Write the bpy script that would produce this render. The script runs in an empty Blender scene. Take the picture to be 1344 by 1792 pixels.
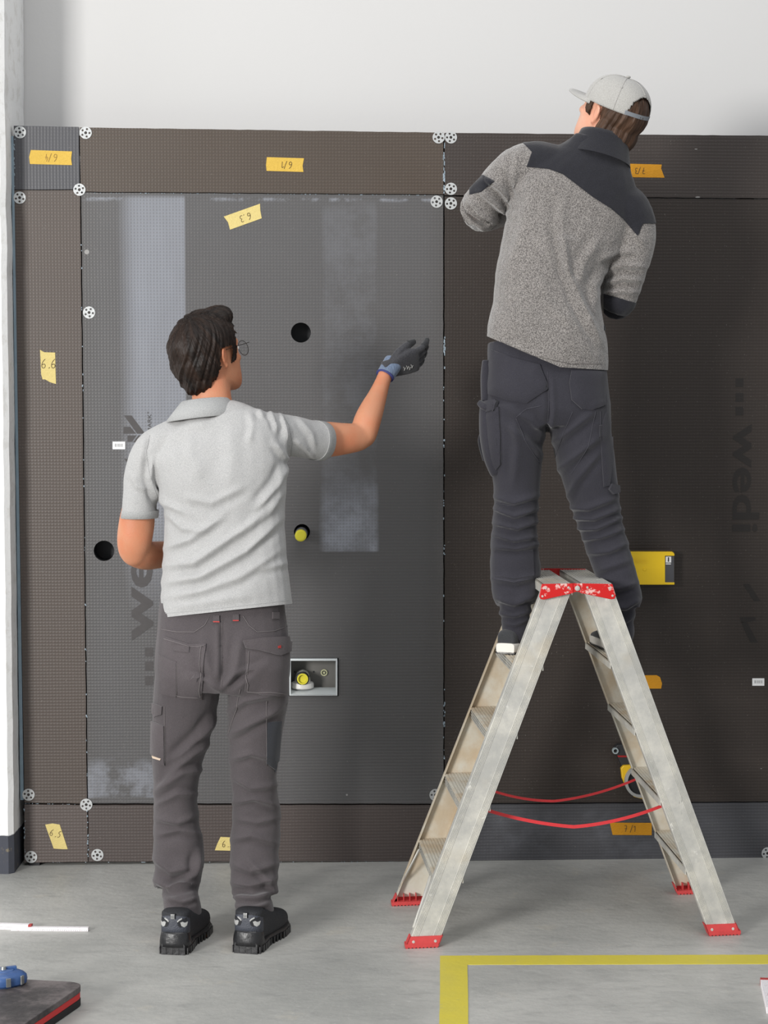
import bpy, bmesh, math, random
import numpy as np
from mathutils import Vector, Matrix, noise, geometry
from mathutils.bvhtree import BVHTree
random.seed(7)
S = bpy.context.scene
COL = S.collection
# ---------------------------------------------------------------- camera
FOC = 3600.0; CX, CY = 672.0, 896.0; HC = 1.63; TP = (896-655)/FOC
TH = math.atan(TP)
CAM = Vector((0, 0, HC))
FW = Vector((0, math.cos(TH), -math.sin(TH))); UP = Vector((0, math.sin(TH), math.cos(TH)))
cd = bpy.data.cameras.new('camera'); cam = bpy.data.objects.new('camera', cd); COL.objects.link(cam)
cam.location = CAM; cam.rotation_euler = (math.pi/2-TH, 0, 0)
cd.sensor_fit = 'VERTICAL'; cd.sensor_height = 36; cd.lens = 36*FOC/1792; cd.clip_start = .05; cd.clip_end = 200
S.camera = cam
# ---------------------------------------------------------------- light
S.view_settings.view_transform = 'Standard'; S.view_settings.look = 'None'
S.view_settings.gamma = 1; S.view_settings.use_curve_mapping = False
S.view_settings.exposure = 0.2
w = bpy.data.worlds.new('world'); S.world = w; w.use_nodes = True
bg = w.node_tree.nodes['Background']; bg.inputs[0].default_value = (.93, .96, 1, 1); bg.inputs[1].default_value = 0.42
def area(name, loc, target, sx, sy, power, col):
    l = bpy.data.lights.new(name, 'AREA'); l.shape = 'RECTANGLE'; l.size = sx; l.size_y = sy
    l.energy = power; l.color = col
    o = bpy.data.objects.new(name, l); COL.objects.link(o); o.location = loc
    o.rotation_euler = (Vector(target)-Vector(loc)).to_track_quat('-Z', 'Y').to_euler(); return o
area('tall_window_light', (-5.2, -2.2, 2.5), (0.2, 6.8, 1.0), 1.9, 1.9, 700, (1, .985, .96))
area('overhead_fill', (.3, 3.6, 5.6), (.3, 4.4, 0), 5, 3, 105, (1, 1, 1))  # added overhead fill, unseen, to brighten the floor
area('side_window_light', (-4.6, 4.4, 1.9), (0, 6.4, 1.0), 1.6, 2.4, 26, (.95, .98, 1))
# ---------------------------------------------------------------- pixel <-> world helpers
def ray(px, py):
    return FW + Vector((1, 0, 0))*((px-CX)/FOC) + UP*((CY-py)/FOC)
def P(px, py, Y):
    d = ray(px, py); return CAM + d*(Y/d.y)
def G(px, py, z=0.0):
    d = ray(px, py); return CAM + d*((z-HC)/d.z)
WY = 6.80; WK = .0465
def W(px, py, off=0.0):
    d = ray(px, py); t = (WY-off)/(d.y-WK*d.x); return CAM + d*t
WX = Vector((1, WK, 0)).normalized(); WN = Vector((WX.y, -WX.x, 0))      # along wall; towards camera
def proj(v):
    v = np.asarray(v, dtype=float); r = v-np.array(CAM); dep = r@np.array(FW)
    return CX+FOC*r[:, 0]/dep, CY-FOC*(r@np.array(UP))/dep
# ---------------------------------------------------------------- tags
def tag(o, label=None, cat=None, group=None, kind=None):
    if label: o['label'] = label
    if cat: o['category'] = cat
    if group: o['group'] = group
    if kind: o['kind'] = kind
    return o
def empty(name, loc, label, cat, group=None):
    o = bpy.data.objects.new(name, None); COL.objects.link(o); o.location = loc; o.empty_display_size = .1
    return tag(o, label, cat, group)
def link(name, me, mat=None, parent=None, smooth=False):
    o = bpy.data.objects.new(name, me); COL.objects.link(o)
    if mat: me.materials.append(mat)
    if smooth: me.polygons.foreach_set('use_smooth', [True]*len(me.polygons))
    if parent:
        o.parent = parent
        if parent.type == 'EMPTY': o.matrix_parent_inverse = Matrix.Translation(parent.location).inverted()
    return o
# ---------------------------------------------------------------- mesh builder
class MB:
    def __init__(s): s.v = []; s.f = []
    def add(s, vs, fs):
        k = len(s.v); s.v += [Vector(v) for v in vs]; s.f += [tuple(i+k for i in f) for f in fs]; return s
    def box(s, c, hx, hy, hz, X=Vector((1,0,0)), Y=Vector((0,1,0)), Z=Vector((0,0,1))):
        c = Vector(c); vs = [c+X*hx*a+Y*hy*b+Z*hz*d for a in (-1,1) for b in (-1,1) for d in (-1,1)]
        return s.add(vs, [(0,1,3,2),(4,6,7,5),(0,4,5,1),(2,3,7,6),(0,2,6,4),(1,5,7,3)])
    def prism(s, poly, vec):
        n = len(poly); poly = [Vector(p) for p in poly]
        return s.add(poly+[p+vec for p in poly], [tuple(range(n)), tuple(range(2*n-1, n-1, -1))]+[(i, (i+1)%n, n+(i+1)%n, n+i) for i in range(n)])
    def loft(s, rings, n=24, e=2.0, cap=True):
        k = len(s.v); m = len(rings)
        for r in rings:
            c, u, v = r[:3]; ee = r[3] if len(r) > 3 else e
            for i in range(n):
                a = 2*math.pi*i/n; ca, sa = math.cos(a), math.sin(a)
                s.v.append(c+u*(math.copysign(abs(ca)**(2/ee), ca))+v*(math.copysign(abs(sa)**(2/ee), sa)))
        for j in range(m-1):
            for i in range(n):
                s.f.append((k+j*n+i, k+j*n+(i+1)%n, k+(j+1)*n+(i+1)%n, k+(j+1)*n+i))
        if cap:
            s.f.append(tuple(k+i for i in range(n-1, -1, -1))); s.f.append(tuple(k+(m-1)*n+i for i in range(n)))
        return s
    def tube(s, pts, r, n=10, cap=True, flat=1.0):
        pts = [Vector(p) for p in pts]; rs = r if isinstance(r, (list, tuple)) else [r]*len(pts)
        rings = []; u = None
        for i, p in enumerate(pts):
            t = (pts[min(i+1, len(pts)-1)]-pts[max(i-1, 0)]).normalized()
            if u is None:
                a = Vector((0,0,1)) if abs(t.z) < .9 else Vector((1,0,0)); u = t.cross(a).normalized()
            else: u = (u-t*u.dot(t)).normalized()
            rings.append((p, u*rs[i], t.cross(u)*rs[i]*flat))
        return s.loft(rings, n, 2, cap)
    def cyl(s, c, axis, r, h, n=24, r2=None):
        axis = Vector(axis).normalized(); return s.tube([Vector(c), Vector(c)+axis*h], [r, r if r2 is None else r2], n)
    def ell(s, M, rx, ry, rz, n=16, m=10):
        rings = []
        for j in range(m+1):
            a = math.pi*(j/m); z = math.cos(a)*rz; q = max(math.sin(a), .02)
            rings.append((M@Vector((0,0,z)), M.to_3x3()@Vector((rx*q,0,0)), M.to_3x3()@Vector((0,ry*q,0))))
        return s.loft(rings, n, 2)
    def plate(s, outer, holes, vec):
        loops = [[Vector(p) for p in outer]]+[[Vector(p) for p in h] for h in holes]
        tri = geometry.tessellate_polygon(loops); flat = [p for l in loops for p in l]; n = len(flat)
        fs = [tuple(t) for t in tri]+[tuple(i+n for i in reversed(t)) for t in tri]; k = 0
        for l in loops:
            m = len(l); fs += [(k+i, k+(i+1)%m, k+(i+1)%m+n, k+i+n) for i in range(m)]; k += m
        return s.add(flat+[p+vec for p in flat], fs)
    def mesh(s, name):
        me = bpy.data.meshes.new(name); me.from_pydata([tuple(v) for v in s.v], [], s.f)
        bm = bmesh.new(); bm.from_mesh(me); bmesh.ops.recalc_face_normals(bm, faces=bm.faces); bm.to_mesh(me); bm.free(); return me
    def build(s, name, mat=None, parent=None, smooth=False, bevel=0, auto=False):
        me = s.mesh(name)
        if bevel:
            bm = bmesh.new(); bm.from_mesh(me)
            es = [e for e in bm.edges if len(e.link_faces) == 2 and e.calc_face_angle(0) > .5]
            bmesh.ops.bevel(bm, geom=es, offset=bevel, segments=2, affect='EDGES', profile=.5); bm.to_mesh(me); bm.free()
        o = link(name, me, mat, parent, smooth)
        if auto:
            me.polygons.foreach_set('use_smooth', [True]*len(me.polygons)); me.set_sharp_from_angle(angle=.6)
        return o
# ---------------------------------------------------------------- materials
def L(r, g, b):
    f = lambda c: (c/255/12.92) if c/255 <= .04045 else ((c/255+.055)/1.055)**2.4
    return (f(r), f(g), f(b), 1)
class NT:
    def __init__(s, name, rough=.6, metal=0, spec=.5):
        s.m = bpy.data.materials.new(name); s.m.use_nodes = True; s.nt = s.m.node_tree; s.n = s.nt.nodes
        s.b = s.n['Principled BSDF']; s.b.inputs['Roughness'].default_value = rough; s.b.inputs['Metallic'].default_value = metal
        s.b.inputs['Specular IOR Level'].default_value = spec; s.co = None
    def coord(s, kind='Object'):
        if s.co is None or s.ck != kind: s.co = s.n.new('ShaderNodeTexCoord'); s.ck = kind
        return s.co.outputs[kind]
    def set(s, sock, v):
        if isinstance(v, (int, float)): sock.default_value = v
        elif isinstance(v, (tuple, list)): sock.default_value = v
        else: s.nt.links.new(v, sock)
    def math(s, op, a, b=0, c=None, clamp=False):
        n = s.n.new('ShaderNodeMath'); n.operation = op; n.use_clamp = clamp; s.set(n.inputs[0], a); s.set(n.inputs[1], b)
        if c is not None: s.set(n.inputs[2], c)
        return n.outputs[0]
    def xyz(s):
        n = s.n.new('ShaderNodeSeparateXYZ'); s.nt.links.new(s.coord(), n.inputs[0]); return n.outputs
    def noise(s, scale, detail=3, rough=.5, vec=None, stretch=None, dist=0):
        n = s.n.new('ShaderNodeTexNoise'); n.inputs['Scale'].default_value = scale; n.inputs['Detail'].default_value = detail
        n.inputs['Roughness'].default_value = rough; n.inputs['Distortion'].default_value = dist
        v = vec or s.coord()
        if stretch:
            mp = s.n.new('ShaderNodeMapping'); mp.inputs['Scale'].default_value = stretch; s.nt.links.new(v, mp.inputs[0]); v = mp.outputs[0]
        s.nt.links.new(v, n.inputs['Vector']); return n.outputs['Fac']
    def step(s, x, lo, hi):
        n = s.n.new('ShaderNodeMapRange'); n.interpolation_type = 'SMOOTHSTEP'; s.set(n.inputs[0], x)
        n.inputs[1].default_value = lo; n.inputs[2].default_value = hi; return n.outputs[0]
    def mix(s, f, a, b):
        n = s.n.new('ShaderNodeMix'); n.data_type = 'RGBA'; s.set(n.inputs[0], f); s.set(n.inputs[6], a); s.set(n.inputs[7], b); return n.outputs[2]
    def boxmask(s, x0, x1, z0, z1, sx0, sx1, sz0, sz1):
        x, y, z = s.xyz()
        m = s.math('MULTIPLY', s.step(x, x0-sx0, x0+sx0), s.math('SUBTRACT', 1, s.step(x, x1-sx1, x1+sx1)))
        m2 = s.math('MULTIPLY', s.step(z, z0-sz0, z0+sz0), s.math('SUBTRACT', 1, s.step(z, z1-sz1, z1+sz1)))
        return s.math('MULTIPLY', m, m2)
    def col(s, v): s.set(s.b.inputs['Base Color'], v); return s
    def bump(s, h, dist=.002, strength=1):
        n = s.n.new('ShaderNodeBump'); n.inputs['Distance'].default_value = dist; n.inputs['Strength'].default_value = strength
        s.set(n.inputs['Height'], h); s.nt.links.new(n.outputs[0], s.b.inputs['Normal']); return s
def plain(name, c, rough=.6, metal=0, spec=.5, var=0, vs=30, bump=0, bs=200):
    t = NT(name, rough, metal, spec)
    if var: t.col(t.mix(t.noise(vs, 4), tuple(max(x*(1-var), 0) for x in c[:3])+(1,), tuple(min(x*(1+var), 1) for x in c[:3])+(1,)))
    else: t.col(c)
    if bump: t.bump(t.noise(bs, 2), bump)
    return t.m
def cloth(name, c1, c2, weave=900, rough=.9, bump=.0006, big=.12, stretch=(1,1,1), sheen=.2):
    t = NT(name, rough, 0, .25)
    f = t.step(t.noise(weave, 2, .6, stretch=stretch), .35, .65)
    base = t.mix(f, c1, c2)
    big_ = t.noise(6, 3)
    base2 = t.mix(t.math('MULTIPLY', t.step(big_, .3, .7), big), base, tuple(x*.55 for x in c1[:3])+(1,))
    t.col(base2); t.bump(t.noise(weave*.7, 2, stretch=stretch), bump); t.b.inputs['Sheen Weight'].default_value = sheen
    return t.m
# ---------------------------------------------------------------- setting
def floor_mat():
    t = NT('concrete_floor', .5, 0, .35)
    n1 = t.noise(1.6, 6, .6); n2 = t.noise(9, 5, .65, stretch=(1, 2.2, 1)); n3 = t.noise(70, 3)
    c = t.mix(t.step(n1, .3, .7), L(160,160,156), L(186,185,180))
    c = t.mix(t.math('MULTIPLY', t.step(n2, .45, .75), .45), c, L(136,136,134))
    c = t.mix(t.math('MULTIPLY', t.step(n3, .62, .72), .25), c, L(205,204,200))
    c = t.mix(t.math('MULTIPLY', t.step(t.noise(5.3, 6, .7), .60, .66), .22), c, L(196,188,172))
    v = t.n.new('ShaderNodeTexVoronoi'); v.feature = 'DISTANCE_TO_EDGE'; v.inputs['Scale'].default_value = .9
    mp = t.n.new('ShaderNodeMapping'); t.nt.links.new(t.coord(), mp.inputs[0]); t.nt.links.new(mp.outputs[0], v.inputs['Vector'])
    c = t.mix(t.math('MULTIPLY', t.math('SUBTRACT', 1, t.step(v.outputs['Distance'], .0, .004)), .12), c, L(190,188,183))
    t.col(c); t.set(t.b.inputs['Roughness'], t.math('MULTIPLY_ADD', n2, .25, .33)); t.bump(t.noise(40, 5), .0015); return t.m
MF = floor_mat()
bmf = MB(); bmf.box((0, 2, -.05), 7, 7, .05)
fl = bmf.build('floor', MF); tag(fl, kind='structure')
def plaster(name, c, var=.05, bump=.002):
    t = NT(name, .85, 0, .2); t.col(t.mix(t.noise(3, 5), tuple(x*(1-var) for x in c[:3])+(1,), c)); t.bump(t.noise(60, 4), bump); return t.m
MW = plaster('white_plaster', L(202,201,200), .02, .0004)
# white hall wall 0.25 m behind the panel partition
x0 = -3.2; x1 = 4.2; WB = .26
def wp(x, z, back): return Vector((x, WY+back+WK*x, z))
b = MB(); b.prism([wp(-4, 0, WB), wp(5, 0, WB), wp(5, 4.2, WB), wp(-4, 4.2, WB)], Vector((0, .2, 0)))
tag(b.build('wall_back', MW), kind='structure')
# pillar at the left: painted white above a dark skirting paint
pt = NT('pillar_paint', .8, 0, .25); _, _, z_ = pt.xyz()
zz = pt.math('ADD', z_, pt.math('MULTIPLY', pt.math('SUBTRACT', pt.noise(25, 4), .5), .02))
cw = pt.mix(pt.step(pt.noise(14, 6, .7), .5, .62), L(240,240,239), L(226,225,222))
cdk = pt.mix(pt.step(pt.noise(30, 5, .7), .60, .68), L(74,76,84), L(120,112,96))
pt.col(pt.mix(pt.step(zz, .125, .13), cdk, cw)); pt.bump(pt.noise(35, 6, .7), .0015)
px0 = P(18, 900, WY-.15).x; pxr = W(22, 800).x
b = MB(); prof = [Vector((-2.6, WY-.17, 0)), Vector((px0-.016, WY-.17, 0)), Vector((px0, WY-.154, 0)), Vector((px0, WY+.20, 0)), Vector((-2.6, WY+.20, 0))]
bm = bmesh.new(); NZ = 60
# slightly wavy hand-plastered surface
rows = []
for j in range(NZ+1):
    z = 4.2*j/NZ; dx = .004*noise.noise(Vector((0, 0, z*3)))+.003*noise.noise(Vector((5, 0, z*9)))
    rows.append([bm.verts.new(p+Vector((dx if 0 < i < 4 else 0, 0, z))) for i, p in enumerate(prof)])
for j in range(NZ):
    for i in range(5): bm.faces.new((rows[j][i], rows[j][(i+1) % 5], rows[j+1][(i+1) % 5], rows[j+1][i]))
bm.faces.new(rows[0][::-1]); bm.faces.new(rows[-1]); bmesh.ops.recalc_face_normals(bm, faces=bm.faces); me = bpy.data.meshes.new('wall_left'); bm.to_mesh(me); bm.free()
tag(link('wall_left', me, pt.m), kind='structure')
# ---------------------------------------------------------------- boards
def board_mat(name, base, gx=.0105, gz=.0105, paler=None, rough=.42, spec=.5, paler_col=None, vert=False):
    base = tuple(v*.86 for v in base[:3])+(1,)
    t = NT(name, rough, 0, spec); x, y, z = t.xyz()
    wob = t.math('MULTIPLY', t.math('SUBTRACT', t.noise(4, 2), .5), .004)
    sx = t.math('SINE', t.math('MULTIPLY', t.math('ADD', x, wob), 2*math.pi/gx))
    sz = t.math('SINE', t.math('MULTIPLY', t.math('ADD', z, wob), 2*math.pi/gz))
    cell = t.math('MULTIPLY', t.math('MULTIPLY_ADD', sx, .5, .5), t.math('MULTIPLY_ADD', sz, .5, .5))
    row = t.math('MULTIPLY_ADD', sx if vert else sz, .5, .5)
    h = t.math('ADD', t.math('MULTIPLY', cell, .6), t.math('MULTIPLY', row, .5))
    d = tuple(v*.86 for v in base[:3])+(1,); l = tuple(min(v*1.12, 1) for v in base[:3])+(1,)
    c = t.mix(h, d, l)
    c = t.mix(t.math('MULTIPLY', t.step(t.noise(2.2, 4), .35, .7), .18), c, tuple(v*.8 for v in base[:3])+(1,))
    c = t.mix(t.math('MULTIPLY', t.step(t.noise(240, 2, .6), .70, .76), .5), c, L(150,145,138))
    rg = t.math('MULTIPLY_ADD', t.noise(7, 3), .12, rough-.06)
    if paler:
        f = paler(t); f = t.math('MULTIPLY', f, t.math('MULTIPLY_ADD', t.math('SUBTRACT', 1, cell), .35, .65), clamp=True)
        c = t.mix(f, c, paler_col or L(150,154,163)); 
    t.col(c); t.set(t.b.inputs['Roughness'], rg)
    t.bump(h, .0009, .28 if vert else .5); return t.m
def pxX(px): return W(px, 900).x
def pxZ(py): return W(450, py).z
def paler_main(t):  # two paler stripes and whitish smears mixed into the board colour
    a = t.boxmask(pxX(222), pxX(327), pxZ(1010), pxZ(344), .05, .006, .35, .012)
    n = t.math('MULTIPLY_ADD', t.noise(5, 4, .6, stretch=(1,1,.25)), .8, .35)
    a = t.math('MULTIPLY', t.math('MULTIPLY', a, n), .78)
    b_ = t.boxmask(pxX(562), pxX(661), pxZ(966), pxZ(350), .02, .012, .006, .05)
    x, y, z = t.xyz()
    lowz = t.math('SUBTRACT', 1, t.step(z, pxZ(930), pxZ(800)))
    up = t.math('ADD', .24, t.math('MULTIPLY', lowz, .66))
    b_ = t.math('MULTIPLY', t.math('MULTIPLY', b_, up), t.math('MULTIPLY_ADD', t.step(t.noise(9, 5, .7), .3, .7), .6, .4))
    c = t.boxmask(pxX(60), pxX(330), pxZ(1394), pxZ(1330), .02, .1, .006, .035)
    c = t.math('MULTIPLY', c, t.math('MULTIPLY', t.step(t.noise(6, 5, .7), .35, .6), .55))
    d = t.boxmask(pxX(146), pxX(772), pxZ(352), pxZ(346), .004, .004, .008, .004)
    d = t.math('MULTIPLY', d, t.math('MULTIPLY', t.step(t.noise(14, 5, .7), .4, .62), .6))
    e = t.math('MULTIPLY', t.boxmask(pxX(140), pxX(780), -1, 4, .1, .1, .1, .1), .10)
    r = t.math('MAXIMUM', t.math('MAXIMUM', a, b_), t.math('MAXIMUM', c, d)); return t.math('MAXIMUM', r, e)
def film_smear(t):
    return t.math('MULTIPLY', t.math('MULTIPLY', t.step(t.noise(3.4, 6, .65), .42, .72), t.boxmask(pxX(820), pxX(1220), 0, pxZ(1425), .1, .3, .05, .02)), .42)
part = empty('panelled_partition', wp(0, 0, 0), 'brown and grey gridded tile backer boards fixed in front of the white wall', 'wall panel')
BG = L(84,77,72)
MBo = {'corner': board_mat('board_corner', L(78,78,82), vert=True), 'strip': board_mat('board_strip', L(81,70,61)),
  'left': board_mat('board_left', L(87,77,71)), 'main': board_mat('board_main', L(84,81,79), paler=paler_main, rough=.36),
  'right_top': board_mat('board_right_top_shaded', L(64,56,52)), 'right': board_mat('board_right_shaded', L(58,51,47), rough=.45, spec=.35),  # light fall-off and figures' shadows put into the darker right-hand colours
  'foot': board_mat('board_foot', L(94,84,80)), 'bottom': board_mat('board_bottom', L(84,75,72)),
  'smear': board_mat('board_smear', L(74,74,78), paler=film_smear, paler_col=L(122,124,132))}
ME = plain('board_edge_foam', L(120,150,165), .8)
def circ(px, py, r, off=0, n=32):
    c = W(px, py, off); R = r*(c-CAM).dot(FW)/FOC
    return [c+WX*(R*math.cos(2*math.pi*i/n))+Vector((0,0,1))*(R*math.sin(2*math.pi*i/n)) for i in range(n)]
HOLES = [(526.5, 582, 17.5), (182, 964, 18), (528.5, 931, 14)]
TB = .022
def board(corn, mat, holes=(), rect_holes=(), label=None, jag=.0012):
    c = [W(*p) for p in corn]; out = []
    for i in range(4):
        a, d = c[i], c[(i+1) % 4]; n = max(2, int((d-a).length/.03))
        for k in range(n):
            p = a.lerp(d, k/n)
            if k and jag: 
                q = jag*noise.noise(p*31); p = p+(Vector((0,0,1))*q if i % 2 == 0 else WX*q)
            out.append(p)
    hs = [circ(*h) for h in holes]+[[W(*p) for p in r] for r in rect_holes]
    o = MB().plate(out, hs, -WN*TB).build('board', mat, part)
    if label: o['label'] = label
    return o
board([(24,220),(137.5,222),(139,331.5),(24,331.5)], MBo['corner'], label='small grey corner board with vertical ribs')
board([(139.5,223),(775.5,232),(776,340),(141,335.5)], MBo['strip'], label='long brown top strip board')
board([(778,232.5),(1520,239),(1520,349),(778,341.5)], MBo['right_top'], label='brown top strip board at the right, darkened by shade put into its colour')
board([(24,332.8),(140,333),(152,1406),(43,1404.5)], MBo['left'], label='tall narrow brown board at the left edge')
RECT = [(505,1151.5),(592.5,1151.5),(592.5,1218.5),(505,1218.5)]
board([(142.2,337),(775.5,341.5),(776,1406.5),(154,1405.5)], MBo['main'], HOLES, [RECT], label='large grey board with round cut-outs and whitish stripes')
board([(778,344),(1520,351),(1520,1401),(778,1406)], MBo['right'], label='large brown board, darkened by shade put into its colour')
board([(43,1408),(152.5,1409),(153.5,1508),(42,1509.5)], MBo['foot'], label='small brown corner board at the bottom left')
board([(154.5,1409),(776.5,1409),(776.5,1507),(155,1508)], MBo['bottom'], label='long brown bottom strip board')
board([(778.5,1408.5),(1520,1403),(1520,1500),(778.5,1506)], MBo['smear'], label='grey bottom strip board smeared with mortar')
# dark carcass behind the boards; lowest rail added to darken the floor gap
MD = plain('dark_cavity', L(38,38,40), .8)
bx = MB()
def wbox(px0_, px1_, z0, z1, d0, d1, mat, name, parent, bev=0):
    a = W(px0_, 900).x; c_ = W(px1_, 900).x
    return MB().prism([wp(a, z0, d0), wp(c_, z0, d0), wp(c_, z1, d0), wp(a, z1, d0)], Vector((0, d1-d0, 0))).build(name, mat, parent, bevel=bev)
ztop = W(672, 232).z
wbox(30, 1520, .0, .045, .055, .075, MD, 'dark_backing_rail', part)
wbox(30, 1520, ztop-.06, ztop-.012, .03, .20, MD, 'top_rail', part)
for i, q in enumerate((60, 330, 640, 800, 1060, 1300, 1500)):
    wbox(q, q+24, .045, ztop-.06, .12, .19, MD, 'stud', part)
# pale blue edge strip between pillar and boards
MES = plain('edge_tape', L(122,140,152), .6, var=.2)
b = MB(); b.prism([W(19.5,238,.002), W(23.5,238,.002), W(41.5,1400,.002), W(35.5,1400,.002)], -WN*.02); b.build('edge_strip', MES, part)
# shims that carry the boards
for a, c_ in ((855, 930), (1258, 1300)):
    wbox(a, c_, 0.0, .013, .002, .05, plain('shim', L(52,52,55), .7), 'shim', part)
wbox(44, 62, 0.0, .012, .002, .05, MD, 'shim', part)
# sealant blobs along the joints
MSL = plain('sealant_residue', L(150,165,176), .7, var=.3, vs=200)
b = MB(); rr = random.Random(3)
def flecks(p0, p1, n, s0, s1):
    for i in range(n):
        t = rr.random(); q = (p0[0]+(p1[0]-p0[0])*t+rr.uniform(-1.2, 1.2), p0[1]+(p1[1]-p0[1])*t)
        c = W(q[0], q[1], .0005); hx = rr.uniform(.4, 1.2)*.0019; hz = rr.uniform(s0, s1)*.0019
        b.prism([c-WX*hx-Vector((0,0,hz*.6)), c+WX*hx*.7-Vector((0,0,hz)), c+WX*hx+Vector((0,0,hz*.5)), c-WX*hx*.4+Vector((0,0,hz))], WN*.0012)
flecks((777,250),(777,340), 26, 1, 5); flecks((778,590),(778,620), 10, 2, 6); flecks((777,640),(777,1400), 34, .6, 2.5)
flecks((777.5,1225),(777.5,1275), 8, 1, 4); flecks((141,340),(153,1405), 30, .5, 2); flecks((25,225),(25,330), 16, .7, 2.5)
flecks((153,1410),(154,1505), 22, .6, 1.8); flecks((45,1406),(150,1408), 20, .4, .8); flecks((150,337.5),(775,342), 60, .3, .7); flecks((43,1509),(775,1508), 50, .3, .8)
flecks((43,1410),(43,1500), 14, .8, 2.5)
tag(b.build('sealant_flecks', MSL, part), kind='stuff')
b = MB()
for q in [(152,441,5),(1218,261,3),(1221,345,5),(607,1391,2),(275,1397,2),(1332,1345,1.5)]:
    b.prism([W(q[0]+q[2]*math.cos(a)*.9, q[1]+q[2]*math.sin(a)*(.25 if q[0] > 1200 else .9), .0004) for a in [i*math.pi/4 for i in range(8)]], WN*.0008)
tag(b.build('mortar_flecks', plain('mortar_fleck', L(150,148,146), .8), part), kind='stuff')
# sleeves inside the round cut-outs
MS = plain('conduit_grey', L(62,63,66), .55)
for i, h in enumerate(HOLES):
    o_ = circ(h[0], h[1], h[2]*1.0, -.022); n_ = len(o_); c = W(h[0], h[1], -.022)
    b = MB(); outer = [c+(p-c)*1.12 for p in o_]; b.plate(outer, [o_], -WN*.085); b.prism([c+(p-c)*1.12 for p in o_], -WN*.004) if 0 else None
    bb = [p-WN*.085 for p in outer]; b.prism(bb, -WN*.004); b.build('sleeve', MS, part, auto=True)
# printed lettering on the boards
def text_mesh(body, H, mat, name, parent, origin, right, up, thick=.0004, bold=.0, space=1.0, width=None):
    cu = bpy.data.curves.new('t', 'FONT'); cu.body = body; cu.size = 1; cu.offset = bold; cu.space_character = space; cu.resolution_u = 3
    o = bpy.data.objects.new('t', cu); COL.objects.link(o); bpy.context.view_layer.update()
    me = bpy.data.meshes.new_from_object(o.evaluated_get(bpy.context.evaluated_depsgraph_get())); bpy.data.objects.remove(o)
    vs = [v.co.copy() for v in me.vertices]; xs = [v.x for v in vs]; ys = [v.y for v in vs]
    s = H/(max(ys)-min(ys)); n = right.cross(up).normalized()
    sw = width/(max(xs)-min(xs)) if width else s
    for v in me.vertices: v.co = origin+right*(v.co.x-min(xs))*sw+up*(v.co.y-min(ys))*s+n*thick
    return link(name, me, mat, parent), (max(xs)-min(xs))*s
mpr = lambda n, c: plain(n, c, .45, spec=.4, var=.15, vs=60)
MPR = mpr('print_dark', L(72,69,69)); MPR2 = mpr('print_faint', L(36,32,30))
Zu = Vector((0,0,1))
mm = W(400, 900)  # metres per px on wall
ppm = 6.84/FOC
# left logo reads bottom to top: right = +Z, up = -X
o, wd = text_mesh('wedi', 54*ppm, MPR, 'printed_logo', part, W(268, 1121, .0006), Zu, -WX, bold=.022, width=232*ppm)
for y in (1133, 1158, 1183):
    MB().prism([W(254,y,.0004), W(268,y,.0004), W(268,y+16,.0004), W(254,y+16,.0004)], WN*.0003).build('printed_square', MPR, part)
# printed arrow and TRADE MARK lines near the shoulder
b = MB()
for q in ([(217,727),(230,727),(254,759),(240,759)], [(216,747),(228,747),(238,759),(216,759)], [(223,762),(239,762),(231,773),(223,773)], [(242,762),(256,762),(247,774),(233,774)], [(217,803),(233,803),(250,826),(240,830)]):
    b.prism([W(x, y, .0004) for x, y in q], WN*.0003)
b.build('printed_arrow', MPR, part)
text_mesh('MARK\u00b0', 7*ppm, MPR, 'printed_lettering', part, W(265, 757, .0006), Zu, -WX, width=36*ppm)
# right logo reads top to bottom: right = -Z, up = +X
text_mesh('wedi', 48*ppm, MPR2, 'printed_logo', part, W(1283, 742, .0006), -Zu, WX, bold=.018, width=190*ppm)
for y in (662, 688, 712):
    MB().prism([W(1287,y,.0004), W(1301,y,.0004), W(1301,y+15,.0004), W(1287,y+15,.0004)], WN*.0003).build('printed_square', MPR2, part)
b = MB()
for q in ([(1300,1022),(1311,1022),(1331,1052),(1319,1052)], [(1294,1080),(1322,1080),(1322,1086),(1298,1090)], [(1296,1088),(1308,1090),(1326,1124),(1313,1124)]):
    b.prism([W(x, y, .0004) for x, y in q], WN*.0003)
b.build('printed_arrow', MPR2, part)
# ---------------------------------------------------------------- washers
MWa = plain('galvanised_washer', L(190,192,192), .38, .25, .6, var=.08, vs=120, bump=.0006, bs=150)
def washer(px, py, label, rot=0.0, r=10.6):
    c = W(px, py, 0); R = r*(c-CAM).dot(FW)/FOC; grp = 'perforated fixing washers on the boards'
    def pt(q, a, off=0): return c+WX*(q*math.cos(a))+Zu*(q*math.sin(a))+WN*off
    b = MB(); n = 36
    rim = [pt(R, 2*math.pi*i/n, .0012) for i in range(n)]; hs = []
    hs.append([pt(R*.24, 2*math.pi*i/10, .0012) for i in range(10)])
    for k in range(5):
        a = rot+2*math.pi*k/5+.3; h = pt(R*.63, a, .0012)
        hs.append([h+WX*(R*.185*math.cos(2*math.pi*i/8))+Zu*(R*.185*math.sin(2*math.pi*i/8)) for i in range(8)])
    b.plate(rim, hs, WN*.0012)
    o = b.build('washer', MWa); tag(o, label, 'washer', grp)
    s = MB(); s.cyl(c+WN*.0004, WN, R*.20, .0016, 10, R*.16)
    s.build('screw_head', MSc, o)
MSc = plain('screw_steel', L(70,66,64), .4, .8)
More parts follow.
